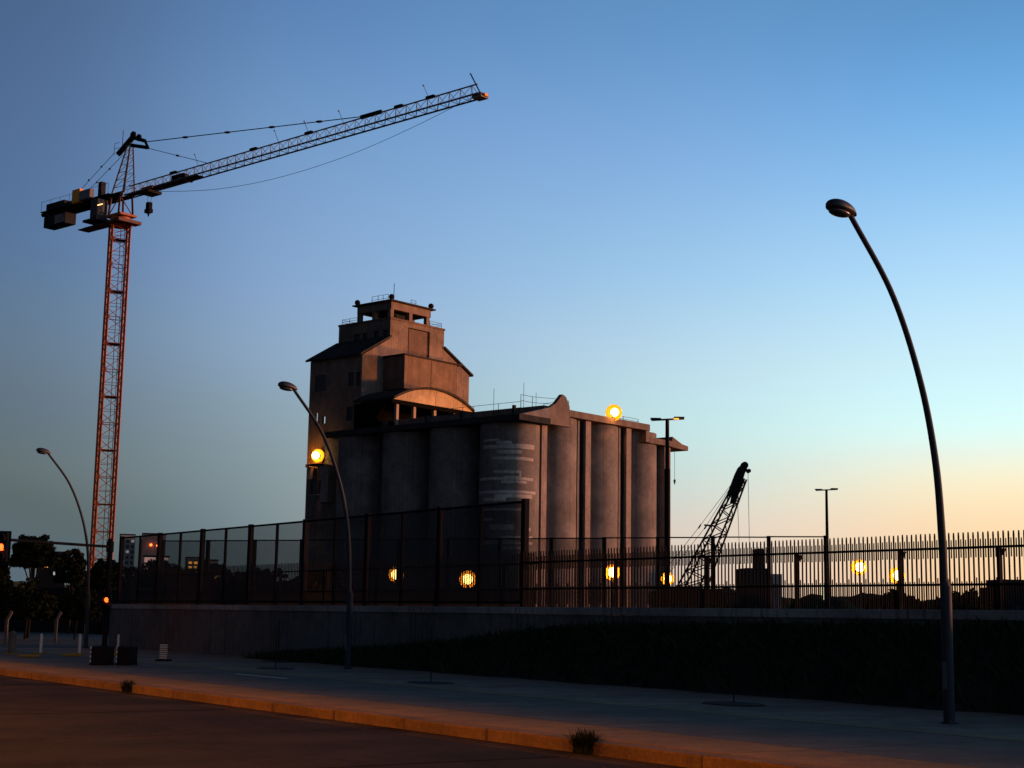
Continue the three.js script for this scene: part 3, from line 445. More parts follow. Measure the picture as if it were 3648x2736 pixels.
// ------------------------------------------------------------------ tower crane
{
  const X = -44.15, Z = -165;
  const T = thing('tower_crane', 'tall orange tower crane with long lattice jib reaching right', 'crane', [X, 0.9, Z], 0);
  const mr = 24 * D2R, R = (x, y, z, a) => V(x * Math.cos(a) + z * Math.sin(a), y, -x * Math.sin(a) + z * Math.cos(a));
  const m = (x, y, z) => R(x, y, z, mr), H = 43.2, w = 0.96;
  const C = [[-w, w], [w, w], [w, -w], [-w, -w]];
  for (const [x, z] of C) { rod(T, 'mast_leg', m(x, 0.1, z), m(x, H, z), 0.23, M.orange, false); mesh('leg_foot', [box(-0.35, 0.35, 0, 0.12, -0.35, 0.35).applyMatrix4(new THREE.Matrix4().makeTranslation(...m(x, 0, z).toArray()))], M.white, T); }
  const bay = 2.95;
  for (let k = 0; k * bay < H - 1; k++) {
    const y0 = 0.3 + k * bay, y1 = Math.min(H, y0 + bay), ym = (y0 + y1) / 2;
    for (let f = 0; f < 4; f++) {
      const [a, b] = [C[f], C[(f + 1) % 4]], nf = f % 2;
      rod(T, 'mast_brace', m(a[0], y1, a[1]), m(b[0], y1, b[1]), 0.09, M.orange);
      rod(T, 'mast_brace', m(a[0], y1, a[1]), m(b[0], ym, b[1]), 0.075, M.orange); rod(T, 'mast_brace', m(b[0], ym, b[1]), m(a[0], y0, a[1]), 0.075, M.orange);
      rod(T, 'mast_brace', m(a[0], ym, a[1]), m(b[0], ym, b[1]), 0.06, M.orange);
      if (f === 0) { const p = m(a[0], y1 - 0.05, a[1] + 0.11); mesh('gusset', [box(-0.2, 0.2, -0.22, 0.22, -0.02, 0.02).rotateY(mr).translate(p.x, p.y, p.z)], M.orange, T); }
    }
  }
  // ladder run inside the mast
  rod(T, 'ladder_rail', m(0.15, 0.3, -0.3), m(0.15, H, -0.3), 0.07, M.dark); rod(T, 'ladder_rail', m(0.6, 0.3, -0.3), m(0.6, H, -0.3), 0.07, M.dark);
  for (let k = 0; k < 7; k++) mesh('rest_platform', [box(-0.7, 0.7, 0, 0.06, -0.7, 0.4).rotateY(mr).translate(0, 5.9 * (k + 1) + 0.3, 0)], M.dark, T);
  // jib frame: x along the jib
  const ja = -40.5 * D2R, j = (x, y, z) => R(x, y, z, ja), yb = 46.45, yt = 47.6;
  const jb = (nm, geos, mat) => mesh(nm, geos.map(g => g.rotateY(ja)), mat, T);
  jb('slewing_ring', [cyl(1.35, 1.35, 0.5, 0, H + 0.02, 0, 24), cyl(1.1, 1.1, 0.5, 0, H + 0.53, 0, 24)], M.orange);
  jb('slewing_frame', [box(-1.4, 1.5, H + 1.0, H + 1.25, -1.1, 1.1)], M.orange);
  jb('work_platform', [box(-5.2, -0.6, H + 0.1, H + 0.42, 0.9, 1.25), box(-5.2, 1.9, H - 0.05, H + 0.05, 0.6, 2.0), box(1.4, 2.6, H - 0.05, H + 0.3, -1.0, 2.0)], M.orangeDark);
  for (const [a, b] of [[-1, -1], [-1, 1], [1, -1], [1, 1]]) rod(T, 'turntable_leg', j(a * 0.95, H + 1.2, b * 0.95), j(a * 0.85, yb + 0.1, b * 0.8), 0.2, M.orangeDark, false);
  rod(T, 'turntable_brace', j(-0.95, H + 1.2, 0.95), j(0.85, yb, 0.8), 0.12, M.orangeDark); rod(T, 'turntable_brace', j(0.95, H + 1.2, -0.95), j(0.85, yb, 0.8), 0.12, M.orangeDark);
  jb('cab', [rbox(-2.6, -1.2, 44.0, 46.2, 0.9, 2.3, 0.1)], M.cabPaint); jb('cab_window', [rbox(-1.5, -1.16, 44.6, 45.9, 1.05, 2.15, 0.03)], M.glass); jb('cab_floor', [box(-3.3, -0.6, 43.6, 43.86, 0.7, 2.7)], M.dark);
  jb('cab_lamp', [box(-1.0, -0.1, 45.25, 45.33, 2.35, 2.43)], glow(1, 0.55, 0.2, 3));
  // cathead
  const apex = [1.3, 53.3, 0];
  for (const [x, z] of [[-1.0, 0.7], [-1.0, -0.7], [1.4, 0.7], [1.4, -0.7]]) rod(T, 'cathead_leg', j(x, yb + 0.3, z), j(0.9 + (x > 0 ? 0.45 : -0.1), 52.4, z * 0.25), 0.15, M.jibTower, false);
  for (let k = 1; k < 7; k++) { const y = yb + 0.3 + k * 0.85, q = k * 0.85 / 5.7, l = x => x + (0.9 + (x > 0 ? 0.45 : -0.1) - x) * q, zz = 0.7 - 0.52 * q; for (const s of [1, -1]) { rod(T, 'cathead_brace', j(l(-1), y, zz * s), j(l(1.4), y, zz * s), 0.07, M.jibTower); rod(T, 'cathead_brace', j(l(-1), y, zz * s), j(l(1.4), y + 0.8, zz * s * 0.95), 0.06, M.jibTower); } }
  rod(T, 'cathead_head', j(-1.1, 51.8, 0), j(1.7, 53.4, 0), 0.55, M.black, false); rod(T, 'cathead_arm', j(1.3, 53.3, 0), j(3.9, 52.35, 0), 0.3, M.black, false); rod(T, 'cathead_arm', j(1.2, 52.4, 0), j(4.4, 51.5, 0), 0.3, M.black, false); rod(T, 'cathead_arm', j(3.7, 52.5, 0), j(4.5, 51.4, 0), 0.25, M.black, false);
  jb('sheave', [new THREE.CylinderGeometry(0.45, 0.45, 0.2, 18).rotateX(Math.PI / 2).translate(1.5, 53.5, 0), new THREE.CylinderGeometry(0.4, 0.4, 0.2, 18).rotateX(Math.PI / 2).translate(2.6, 53.0, 0)], M.black);
  rod(T, 'whip_aerial', j(0, 52, 0.3), j(0, 54.3, 0.3), 0.07, M.dark);
  jb('top_railing', [rodG(V(-1.2, 51.6, 0.5), V(-1.2, 52.9, 0.5), 0.05), rodG(V(-1.2, 52.9, 0.5), V(-0.3, 52.9, 0.5), 0.05), rodG(V(-1.2, 52.3, 0.5), V(-0.3, 52.3, 0.5), 0.05)], M.dark);
  // jib: triangular lattice, one chord on top, two below
  const J0 = 1.3, J1 = 53.4, hz = 0.62, rise = x => 0.35 * x / 53, top = x => yt + rise(x), bot = x => yb + rise(x);
  rod(T, 'jib_chord', j(J0, top(J0), 0), j(J1, top(J1), 0), 0.15, M.jib); for (const s of [1, -1]) rod(T, 'jib_chord', j(J0, bot(J0), hz * s), j(J1 + 0.7, bot(J1), hz * s), 0.14, M.jib, false);
  const nb = 38, dx = (J1 - J0) / nb;
  for (let k = 0; k < nb; k++) {
    const x = J0 + k * dx, x2 = x + dx;
    for (const s of [1, -1]) { rod(T, 'jib_brace', j(x, bot(x), hz * s), j(x + dx / 2, top(x), 0), 0.055, M.jib); rod(T, 'jib_brace', j(x + dx / 2, top(x), 0), j(x2, bot(x2), hz * s), 0.055, M.jib); }
    rod(T, 'jib_brace', j(x, bot(x), hz), j(x, bot(x), -hz), 0.06, M.jib); rod(T, 'jib_brace', j(x, bot(x), -hz), j(x2, bot(x2), hz), 0.05, M.jib);
  }
  for (const x of [9.3, 22.6, 31, 43.5, 47.6]) jb('jib_splice', [box(x - 0.5, x + 0.5, top(x) - 0.05, top(x) + 0.2, -0.15, 0.15)], M.black);
  jb('walkway', [box(J0, 14, yb + 0.05, yb + 0.12, -0.45, 0.45)], M.dark); jb('jib_drum', [box(9.5, 11.5, yb + 0.1, yb + 0.8, -0.4, 0.4), new THREE.CylinderGeometry(0.35, 0.35, 1.2, 14).rotateX(Math.PI / 2).translate(11.8, yb + 0.2, 0)], M.black);
  jb('jib_nose', [box(J1 - 0.2, J1 + 0.9, bot(J1) - 0.3, bot(J1) + 0.1, -0.5, 0.5)], M.jib); jb('nose_tip', [box(J1 + 0.7, J1 + 1.1, bot(J1) - 0.2, bot(J1) + 0.05, -0.2, 0.2)], M.amberBox);
  rod(T, 'nose_mast', j(J1 + 0.5, bot(J1), 0), j(J1 - 0.9, top(J1) + 1.2, 0), 0.12, M.black);
  for (const x of [47.4, 13.6, 26.5, 31, 36]) { const b = j(x, top(x), 0), e = j(x - 0.75, top(x) + 1.4, 0); rod(T, 'marker_rod', b, e, 0.045, M.dark); mesh('marker_tip', [ball(0.09, e.x, e.y, e.z, 8)], x === 31 ? M.orange : M.greyBox, T); }
  // pendant ties
  const tie = (a, b, n, off) => { for (const s of off) { rod(T, 'pendant_tie', j(a[0], a[1], s), j(b[0], b[1], s * 0.8), 0.06, M.cable); for (let k = 1; k <= n; k++) { const f = k / (n + 1); rod(T, 'tie_link', j(a[0] + (b[0] - a[0]) * (f - 0.008), a[1] + (b[1] - a[1]) * (f - 0.008), s), j(a[0] + (b[0] - a[0]) * (f + 0.008), a[1] + (b[1] - a[1]) * (f + 0.008), s), 0.22, M.cable); } } };
  tie([3.95, 52.25], [39.6, top(39.6)], 4, [0.07, -0.07]); tie([4.5, 51.4], [15.2, top(15.2)], 1, [0.07, -0.07]);
  tie([-1.1, 51.8], [-8.2, 48.3], 2, [0.55, -0.55]);
  jb('tie_plate', [box(38.4, 41.2, top(39.6) - 0.1, top(39.6) + 0.25, -0.12, 0.12)], M.black);
  // counter jib
  for (const s of [1, -1]) rod(T, 'counter_jib_beam', j(-14.6, yb + 0.25, s * 0.75), j(1, yb + 0.25, s * 0.75), 0.4, M.black, false);
  jb('counter_jib_deck', [box(-14.6, -1, yb + 0.46, yb + 0.54, -1.1, 1.1)], M.dark);
  jb('winch_house', [rbox(-14.3, -10.6, yb + 0.55, yb + 1.55, -0.55, 0.55, 0.05), rbox(-10.3, -8.4, yb + 0.55, yb + 1.2, -0.5, 0.5, 0.05)], M.dark);
  jb('counterweight', [rbox(-14.3, -13.25, yb - 1.35, yb, -0.75, 0.75, 0.05), rbox(-13.2, -12.15, yb - 1.35, yb, -0.75, 0.75, 0.05), rbox(-12.1, -11.05, yb - 1.35, yb, -0.75, 0.75, 0.05), rbox(-11.0, -9.9, yb - 1.35, yb, -0.75, 0.75, 0.05)], M.dark); jb('weight_plate', [box(-12.0, -10.0, yb - 1.2, yb - 0.2, 0.751, 0.78)], M.jib);
  jb('amber_box', [rbox(-7.6, -6.1, yb + 0.3, yb + 1.9, 1.0, 1.5, 0.04)], M.amberBox); jb('control_box', [rbox(-6.0, -3.9, yb + 0.4, yb + 1.5, 1.0, 1.6, 0.04)], M.greyBox); jb('winch_post', [box(-2.9, -2.3, yb + 0.5, yb + 2.1, 0.6, 1.2)], M.dark);
  const crail = []; for (let x = -14.4; x <= -1; x += 1.9) crail.push(rodG(V(x, yb + 0.5, 1.1), V(x, yb + 1.7, 1.1), 0.04)); crail.push(rodG(V(-14.5, yb + 1.7, 1.1), V(-1, yb + 1.7, 1.1), 0.04), rodG(V(-14.5, yb - 1, -1.2), V(-14.5, yb + 2.1, -1.2), 0.04)); jb('guard_rail', crail, M.dark);
  // trolley, hook block, festoon rope
  jb('trolley', [rbox(4.4, 6.2, yb - 0.45, yb - 0.15, -0.9, 0.9, 0.04)], M.dark); jb('trolley_plate', [box(5.0, 7.0, yb - 0.2, yb + 0.1, 0.9, 1.0)], M.orange);
  for (const s of [-0.3, 0.3]) rod(T, 'hoist_rope', j(5.2 + s, yb - 0.4, 0), j(5.2 + s, 45.0, 0), 0.045, M.cable);
  jb('hook_block', [rbox(4.9, 5.5, 44.3, 45.1, -0.25, 0.25, 0.06), rbox(4.75, 5.6, 43.9, 44.35, -0.3, 0.3, 0.06), cyl(0.05, 0.15, 0.35, 5.17, 43.5, 0, 10)], M.black);
  mesh('festoon_rope', [tubeG([[6.2, 46.1], [12.4, 45.1], [17, 44.5], [23.3, 44.05], [30, 44.0], [38, 44.45], [46, 45.5], [52.8, 46.7]].map(([x, y]) => j(x, y, 0.2)), [0.024, 0.024], 6, 60)], M.cable, T);
}

// ------------------------------------------------------------------ crawler crane with raised lattice boom
{
  const T = thing('crawler_crane', 'black crawler crane with raised tapering lattice boom', 'crane', [0, 0, 0], 0);
  // four chords from a broad foot to the boom head, seen a little from the side
  const foot = [[11.75, 3.4, -109.2], [12.5, 3.4, -110.6], [13.4, 3.4, -109.0], [14.15, 3.4, -110.4]].map(p => V(...p)), head = [[16.4, 11.8, -109.6], [16.62, 11.8, -110.2], [16.95, 11.8, -109.5], [17.2, 11.8, -110.1]].map(p => V(...p));
  const at = (i, f) => foot[i].clone().lerp(head[i], f);
  for (let i = 0; i < 4; i++) rod(T, 'boom_chord', foot[i], head[i], 0.14, M.boom);
  const n = 15;
  for (let k = 0; k < n; k++) { const a = k / n, b = (k + 1) / n; for (const [p, q] of [[0, 1], [2, 3], [0, 2], [1, 3]]) rod(T, 'boom_brace', at(k % 2 ? p : q, a), at(k % 2 ? q : p, b), 0.08, M.boom); }
  rod(T, 'spreader', V(14.0, 8.38, -109.2), V(14.8, 8.34, -109.4), 0.1, M.boom, false);
  const h = mesh('boom_head', [extr([[-0.42, -1.9], [-0.22, -1.9], [-0.12, -1.2], [-0.02, -2.3], [0.34, -2.3], [0.26, 0.1], [0.34, 0.3], [0.2, 0.7], [-0.08, 0.74], [-0.3, 0.3], [-0.36, -0.2]], -0.35, 0.35).rotateZ(-0.33).translate(16.75, 12.25, -109.9)], M.boom, T);
  mesh('sheave', [new THREE.CylinderGeometry(0.26, 0.26, 0.5, 18).rotateX(Math.PI / 2).translate(17.02, 12.8, -109.9), new THREE.CylinderGeometry(0.15, 0.15, 0.5, 14).rotateX(Math.PI / 2).translate(17.32, 12.4, -109.9)], M.boom, T);
  rod(T, 'hoist_rope', V(17.28, 12.3, -109.9), V(17.4, 2.5, -109.9), 0.035, M.cable); rod(T, 'hoist_rope', V(16.5, 10.3, -109.9), V(16.75, 2.5, -109.9), 0.035, M.cable);
  for (const [x, s] of [[0, 0], [0.5, -0.6]]) { rod(T, 'pendant_line', V(16.5, 12.0, -109.9), V(13.62 + x, 8.25, -109 + s), 0.035, M.cable); rod(T, 'pendant_line', V(13.62 + x, 8.25, -109 + s), V(11.0 + x, 4.9, -109 + s), 0.035, M.cable); rod(T, 'pendant_link', V(13.55 + x, 8.12, -109 + s), V(13.72 + x, 8.4, -109 + s), 0.1, M.boom, false); }
  mesh('house', [rbox(11.0, 15.2, 2.0, 3.85, -111.3, -108.3, 0.1)], M.black, T); mesh('cab', [rbox(15.25, 16.6, 1.9, 3.6, -109.6, -108.3, 0.08)], M.black, T); mesh('cab_window', [box(15.5, 16.4, 2.8, 3.4, -108.29, -108.27)], M.glass, T);
  for (const z of [-111.2, -108.9]) mesh('track', [rbox(10.6, 16.6, 0.9, 1.85, z - 0.4, z + 0.4, 0.38)], M.black, T);
  mesh('counterweight', [rbox(10.2, 10.95, 2.0, 3.6, -111.2, -108.4, 0.08)], M.black, T);
}

// ------------------------------------------------------------------ yard lamp masts and yard lamps
function tMast(x, z, h, lit, label) {
  const T = thing('lamp_mast', label, 'lamp mast', [x, 0.9, z], 0, 'T-headed lamp masts in the yard');
  mesh('mast', [cyl(0.17, 0.1, h, 0, 0, 0, 16)], M.fence, T);
  if (lit) mesh('sleeve', [cyl(0.15, 0.15, 8.6, 0, 0, 0.02, 16)], M.fence, T);
  rod(T, 'crossarm', V(-0.85, h - 0.06, 0), V(0.9, h + 0.05, 0), 0.09, M.fence, false);
  for (const s of [-1, 1]) { const hd = mesh('luminaire', [rbox(s * 0.62 - 0.28, s * 0.62 + 0.28, h + s * 0.04 + 0.02, h + s * 0.04 + 0.1, -0.16, 0.16, 0.03)], M.fence, T); if (lit && s > 0) { const g = mesh('glowing_lens', [box(0.34, 0.6, h + 0.0, h + 0.055, 0.0, 0.16)], M.sodiumGlass, hd); } }
  if (lit) { const pl = new THREE.PointLight(SODIUM, 4); pl.position.set(0.47, h - 0.15, 0.08); pl.castShadow = true; T.add(pl); }
  return T;
}
tMast(8.3, -80, 11.25, true, 'thick T-headed lamp mast in front of the silo end');
tMast(25.08, -120, 11.1, false, 'thin T-headed lamp mast right of the lattice boom');
[[-8.51, 4.64, -115, 'yard lamp glowing behind the mesh screen, leftmost of the yard'], [-2.83, 4.14, -105, 'yard lamp glowing low before the middle silos'], [7.81, 5.08, -115, 'yard lamp glowing below the right silo face'], [14.6, 5.33, -140, 'yard lamp half hidden behind the thick T-headed mast'], [26.49, 5.77, -115, 'yard lamp right of the thin T-headed mast'], [28.07, 5.04, -110, 'yard lamp behind a fence post, rightmost of the yard']].forEach(([x, y, z, lb]) => {
  const L = thing('yard_lamp', lb, 'lamp', [x, 0.9, z], 0, 'sodium lamps in the yard'), h = y - 0.9;
  mesh('pole', [cyl(0.08, 0.06, h - 0.35, 0, 0, -0.1, 12)], M.fence, L);
  mesh('reflector', [new THREE.CylinderGeometry(0.6, 0.26, 0.26, 28, 1, true).rotateX(Math.PI / 2).translate(0, h, -0.5)], M.haloAmber, L);  // added amber disc, imitates the glow around the globe
  mesh('bracket', [box(-0.06, 0.06, h - 0.6, h, -0.62, -0.5), box(-0.06, 0.06, h - 0.6, h - 0.5, -0.5, -0.05)], M.fence, L);
  mesh('globe', [ball(0.36, 0, h, 0, 22)], M.hot, L);
  const pl = new THREE.PointLight(SODIUM, 9); pl.position.set(0, h - 0.25, 0.5); pl.castShadow = true; pl.shadow.radius = 12; L.add(pl);
});

// ------------------------------------------------------------------ traffic signals
{
  const T = thing('traffic_signal', 'traffic signal pole with long mast arm and glowing red lights at far left', 'traffic light', [0, 0, 0], 0);
  const b = V(-15.2, 0.15, -58), tp = V(-15.2, 4.3, -58), e = V(-18.6, 3.95, -49.8);
  mesh('pole', [rodG(b, tp, 0.2)], M.fence, T); rod(T, 'mast_arm', V(-15.2, 4.0, -58), e, 0.11, M.fence); mesh('pole_collar', [cyl(0.14, 0.14, 0.4, b.x, 3.8, b.z)], M.fence, T);
  const hd = (x, y, z, k, nm) => {
    const H = mesh('signal_head', [rbox(x - 0.17 * k, x + 0.17 * k, y - 0.5 * k, y + 0.5 * k, z - 0.12, z + 0.1, 0.03)], M.black, T);
    for (const [i, o] of [[0, 0.31], [1, 0], [2, -0.31]]) {
      mesh(i === nm ? 'lit_lens' : 'lens', [new THREE.SphereGeometry(0.115 * k, 18, 10).scale(1, 1, 0.4).translate(x, y + o * k, z + 0.1)], i === nm ? M.red : M.black, H);
      mesh('visor', [new THREE.CylinderGeometry(0.135 * k, 0.135 * k, 0.22, 18, 1, true, -Math.PI * 0.7 + Math.PI / 2 + 1.57, Math.PI * 1.4).rotateX(Math.PI / 2).translate(x, y + o * k, z + 0.21)], M.black, H);
    }
    const pl = new THREE.PointLight(new THREE.Color().setRGB(1, 0.14, 0.02), 0.5); pl.position.set(x, y + (1 - nm) * 0.31 * k, z + 0.4); pl.castShadow = true; T.add(pl);
  };
  hd(-17.16, 3.66, -51.6, 1.0, 1);
  mesh('backboard', [rbox(-17.4, -16.94, 3.05, 4.22, -51.78, -51.74, 0.02)], M.black, T);
  hd(-15.12, 2.0, -57.75, 0.8, 1);
  const a = thing('red_signal', 'small red stop light low at the left edge', 'traffic light', [-19.35, 0.15, -57], 0);
  mesh('post', [cyl(0.06, 0.06, 1.3, 0, 0, 0)], M.fence, a); mesh('housing', [rbox(-0.14, 0.14, 1.3, 1.95, -0.1, 0.1, 0.03)], M.black, a); mesh('lit_lens', [ball(0.09, 0.02, 1.72, 0.09)], glow(1, 0.05, 0.08, 3), a);
}

// ------------------------------------------------------------------ street furniture at the left: barriers, bollards, posts
{
  const barrier = (s, t, w, h, label) => {
    const p = W(s, t, 0.15), g = thing('traffic_barrier', label, 'barrier', [p.x, p.y, p.z], -0.16, 'dark traffic barriers');
    mesh('body', [rbox(-w / 2, w / 2, 0.06, h, -0.22, 0.22, 0.03)], M.black, g); mesh('foot', [box(-w / 2 + 0.02, w / 2 - 0.02, 0, 0.06, -0.3, 0.3)], M.black, g);
    for (let k = 0; k < 4; k++) mesh('reflector', [box(-w / 2 - 0.008, -w / 2 + 0.02, 0.08 + k * h / 4.3, 0.06 + (k + 0.75) * h / 4.3, 0.221, 0.24)], M.white, g);
    return g;
  };
  barrier(40.1, 14.7, 0.48, 0.5, 'black barrier block below the red signal, left of the pair'); barrier(40, 15.35, 0.42, 0.5, 'black barrier block, right of the pair');
  const p = W(43.2, 17.7, 0.15), g = thing('striped_marker', 'upright marker panel with pale horizontal stripes near the wall', 'marker', [p.x, p.y, p.z], -0.1);
  mesh('panel', [rbox(-0.13, 0.13, 0.05, 0.52, -0.02, 0.02, 0.01)], M.dark, g); for (let k = 0; k < 7; k++) mesh('stripe', [box(-0.12, 0.12, 0.07 + k * 0.064, 0.105 + k * 0.064, 0.021, 0.027)], M.white, g); mesh('foot', [rbox(-0.2, 0.2, 0, 0.05, -0.2, 0.2, 0.02)], M.black, g);
  const bol = (s, t, h, wd, lb) => { const p = W(s, t, 0.15), g = thing('delineator_post', lb, 'bollard', [p.x, p.y, p.z], 0, 'pale delineator posts'); mesh('post', [cyl(wd, wd, h, 0, 0.04, 0, 14)], M.white, g); mesh('cap', [ball(wd, 0, h + 0.04, 0, 10)], M.white, g); mesh('foot', [rbox(-0.22, 0.22, 0, 0.045, -0.12, 0.12, 0.02)], M.yellow, g); return g; };
  bol(50.5, 16.4, 0.58, 0.05, 'pale delineator post, middle of the group'); bol(50.2, 17.6, 0.58, 0.05, 'pale delineator post, right of the group'); bol(52.0, 19.6, 0.55, 0.045, 'thin delineator post beside the small curved lamp'); bol(50.0, 15.3, 0.6, 0.12, 'stout grey delineator, leftmost of the group').children.slice(0, 2).forEach(m => { m.material = M.paving; });
  for (const [s, t, lb] of [[46.9, 14.9, 'low yellow marker block, leftmost'], [48, 16.6, 'low yellow marker block by the middle post'], [48.6, 18.0, 'low yellow marker block, rightmost']]) { const p = W(s, t, 0.15), m = mesh('marker_block', [rbox(-0.3, 0.3, 0, 0.09, -0.14, 0.14, 0.04)], M.yellow, scene); m.position.copy(p); tag(m, lb, 'marker', 'low yellow marker blocks'); }
  for (const [x, z, lb] of [[-20.6, -70, 'bent-topped concrete fence post nearer the crane'], [-20.9, -64, 'bent-topped concrete fence post at the left edge']]) { const g = thing('bent_post', lb, 'post', [x, 0.1, z], 0, 'bent-topped posts'); mesh('post', [rodG(V(0, 0, 0), V(0, 1.05, 0), 0.12, false)], M.paving, g); mesh('bent_top', [rodG(V(0, 1.03, 0), V(0.18, 1.4, 0), 0.11, false)], M.paving, g); }
  // tree pits with thin stakes
  for (const [s, t, h, lb] of [[20, 18.8, 1.5, 'thin stake in a soil pit near the right street lamp'], [28.6, 17.9, 1.2, 'thin stake in a soil pit on the middle pavement'], [37.0, 18.3, 1.1, 'thin stake in a soil pit left of the middle lamp'], [42.1, 20.9, 1.25, 'thin stake where the bank begins']]) {
    const p = W(s, t, 0.15), g = thing('tree_stake', lb, 'stake', [p.x, p.y, p.z], RTH, 'thin stakes in soil pits');
    mesh('pit_soil', [new THREE.CylinderGeometry(0.62, 0.66, 0.02, 26).scale(1, 1, 0.72).translate(0, 0.012, 0)], M.soil, g); rod(g, 'stake', V(0, 0, 0), V(0.02, h, 0), 0.025, M.bark);
  }
}

// ------------------------------------------------------------------ weeds on the kerb
function tuft(s, t, y, n, h, spread, label) {
  const P = []; for (let i = 0; i < n; i++) {
    const a = rr(0, 6.28), L = h * rr(0.5, 1.1), lean = rr(0.1, 1.0), bx = rr(-0.4, 0.4) * spread, bz = rr(-0.25, 0.25) * spread, dx = Math.cos(a), dz = Math.sin(a), w = 0.008;
    let pr = [bx, 0, bz]; for (let k = 1; k <= 3; k++) { const f = k / 3, q = [bx + dx * lean * L * f * f, L * (f - 0.28 * lean * f * f), bz + dz * lean * L * f * f], ww = w * (1.15 - f * 0.8), p2 = w * (1.15 - (f - 1 / 3) * 0.8); P.push(pr[0] - dz * p2, pr[1], pr[2] + dx * p2, pr[0] + dz * p2, pr[1], pr[2] - dx * p2, q[0] + dz * ww, q[1], q[2] - dx * ww, pr[0] - dz * p2, pr[1], pr[2] + dx * p2, q[0] + dz * ww, q[1], q[2] - dx * ww, q[0] - dz * ww, q[1], q[2] + dx * ww); pr = q; }
  }
  const g = new THREE.BufferGeometry(); g.setAttribute('position', new THREE.Float32BufferAttribute(P, 3)); g.computeVertexNormals();
  const m = mesh('weed_tuft', [g], M.weed, scene); m.position.copy(W(s, t, y)); m.rotation.y = RTH; tag(m, label, 'weed', 'weeds growing at the kerb');
}
tuft(14.75, 11.42, -0.01, 520, 0.3, 0.34, 'dark weed tuft sprouting at the kerb, nearer one'); tuft(29.6, 11.42, -0.01, 300, 0.26, 0.34, 'small dark weed tuft on the kerb at the left');

// ------------------------------------------------------------------ trees and shrubs
function crownG(rx, ry, rz, clumps, per, leaf, flat = 0.2) {
  const P = [];
  for (let c = 0; c < clumps; c++) {
    const u = rr(-1, 1), a = rr(0, 6.28), k = Math.sqrt(1 - u * u), r = Math.cbrt(rr(0.12, 1)), cx = Math.cos(a) * k * r * rx, cy = Math.max(-flat, u) * r * ry, cz = Math.sin(a) * k * r * rz, cr = rr(0.12, 0.3) * Math.min(rx, ry);
    for (let i = 0; i < per; i++) {
      const o = V(rr(-1, 1), rr(-1, 1), rr(-1, 1)).normalize().multiplyScalar(cr * Math.cbrt(rnd())), d = V(rr(-1, 1), rr(-1, 1), rr(-1, 1)).normalize(), e = V(rr(-1, 1), rr(-1, 1), rr(-1, 1)).cross(d).normalize(), s = leaf * rr(0.6, 1.3);
      const x = cx + o.x, y = cy + o.y * 0.8, z = cz + o.z;
      P.push(x - d.x * s, y - d.y * s, z - d.z * s, x + e.x * s * 0.5, y + e.y * s * 0.5, z + e.z * s * 0.5, x + d.x * s, y + d.y * s, z + d.z * s, x - d.x * s, y - d.y * s, z - d.z * s, x + d.x * s, y + d.y * s, z + d.z * s, x - e.x * s * 0.5, y - e.y * s * 0.5, z - e.z * s * 0.5);
    }
  }
  const g = new THREE.BufferGeometry(); g.setAttribute('position', new THREE.Float32BufferAttribute(P, 3)); g.computeVertexNormals(); return g;
}
function tree(x, z, h, rx, ry, label, nm = 'tree', y0 = 0) {
  const g = thing(nm, label, nm === 'tree' ? 'tree' : 'shrub', [x, y0, z], 0, nm === 'tree' ? 'dark trees at the left' : 'dark shrubs behind the fence');
  const cy = h - ry;
  mesh('crown', [crownG(rx, ry, rx, 90, 70, 0.06 + h * 0.02).translate(0, cy, 0)], M.leaf, g);
  const tr = [rodG(V(0, 0, 0), V(0.1, cy, 0), 0.06 * h * 0.6)]; for (let k = 0; k < 5; k++) { const a = k * 1.3 + x; tr.push(rodG(V(0.05, cy * 0.6, 0), V(Math.cos(a) * rx * 0.6, cy + ry * 0.3, Math.sin(a) * rx * 0.6), 0.02 * h * 0.6)); }
  mesh('trunk', tr, M.bark, g);
}
[[-25.0, -80, 5.55, 1.15, 1.3, 'broad dark tree with the highest crown at far left'], [-27.4, -80, 4.6, 1.3, 1.5, 'dark tree cut by the left picture edge'], [-27.2, -95, 5.35, 1.0, 1.6, 'dark tree between the broad tree and the crane mast'], [-25.6, -97, 4.9, 0.9, 1.5, 'dark tree just left of the crane mast'], [-26.4, -76, 3.5, 1.7, 1.5, 'low dense dark tree under the broad crown'], [-23.9, -76, 3.0, 1.4, 1.4, 'low dense dark tree below the mast arm'], [-22.0, -78, 2.9, 1.2, 1.3, 'low dark tree beside the small curved lamp']].forEach(a => tree(...a));
[[-33, -125, 4.6, 2.6, 1.8, 'dark shrub mass left of the mesh screen'], [-28, -122, 4.8, 2.4, 1.7, 'dark shrub behind the billboard view'], [-23.5, -120, 4.4, 2.4, 1.6, 'dark shrub behind the middle screen posts'], [-19, -118, 4.2, 2.2, 1.5, 'dark shrub left of the silo tower foot'], [-14, -118, 4.3, 2.4, 1.5, 'dark shrub at the silo tower foot']].forEach(([x, z, h, rx, ry, l]) => tree(x, z, h, rx, ry, l, 'shrub', 0.9));
[[58, 26, 2.4, 1.5, 'dark shrub behind the left end of the wall'], [50, 26.5, 2.2, 1.5, 'dark shrub behind the wall, second from left'], [22.6, 26, 1.35, 0.7, 'low dark shrub behind the pickets below the thin T mast'], [20.6, 26, 1.4, 0.8, 'low dark shrub below the right yard lamps'], [17.2, 26, 1.3, 0.6, 'low dark shrub at the right street lamp'], [15.4, 26.5, 1.45, 0.9, 'low dark shrub at the right picture edge']].forEach(([s, t, h, rx, l]) => { const p = W(s, t); tree(p.x, p.z, h, rx, Math.min(0.75, h * 0.45), l, 'shrub', 0.9); });

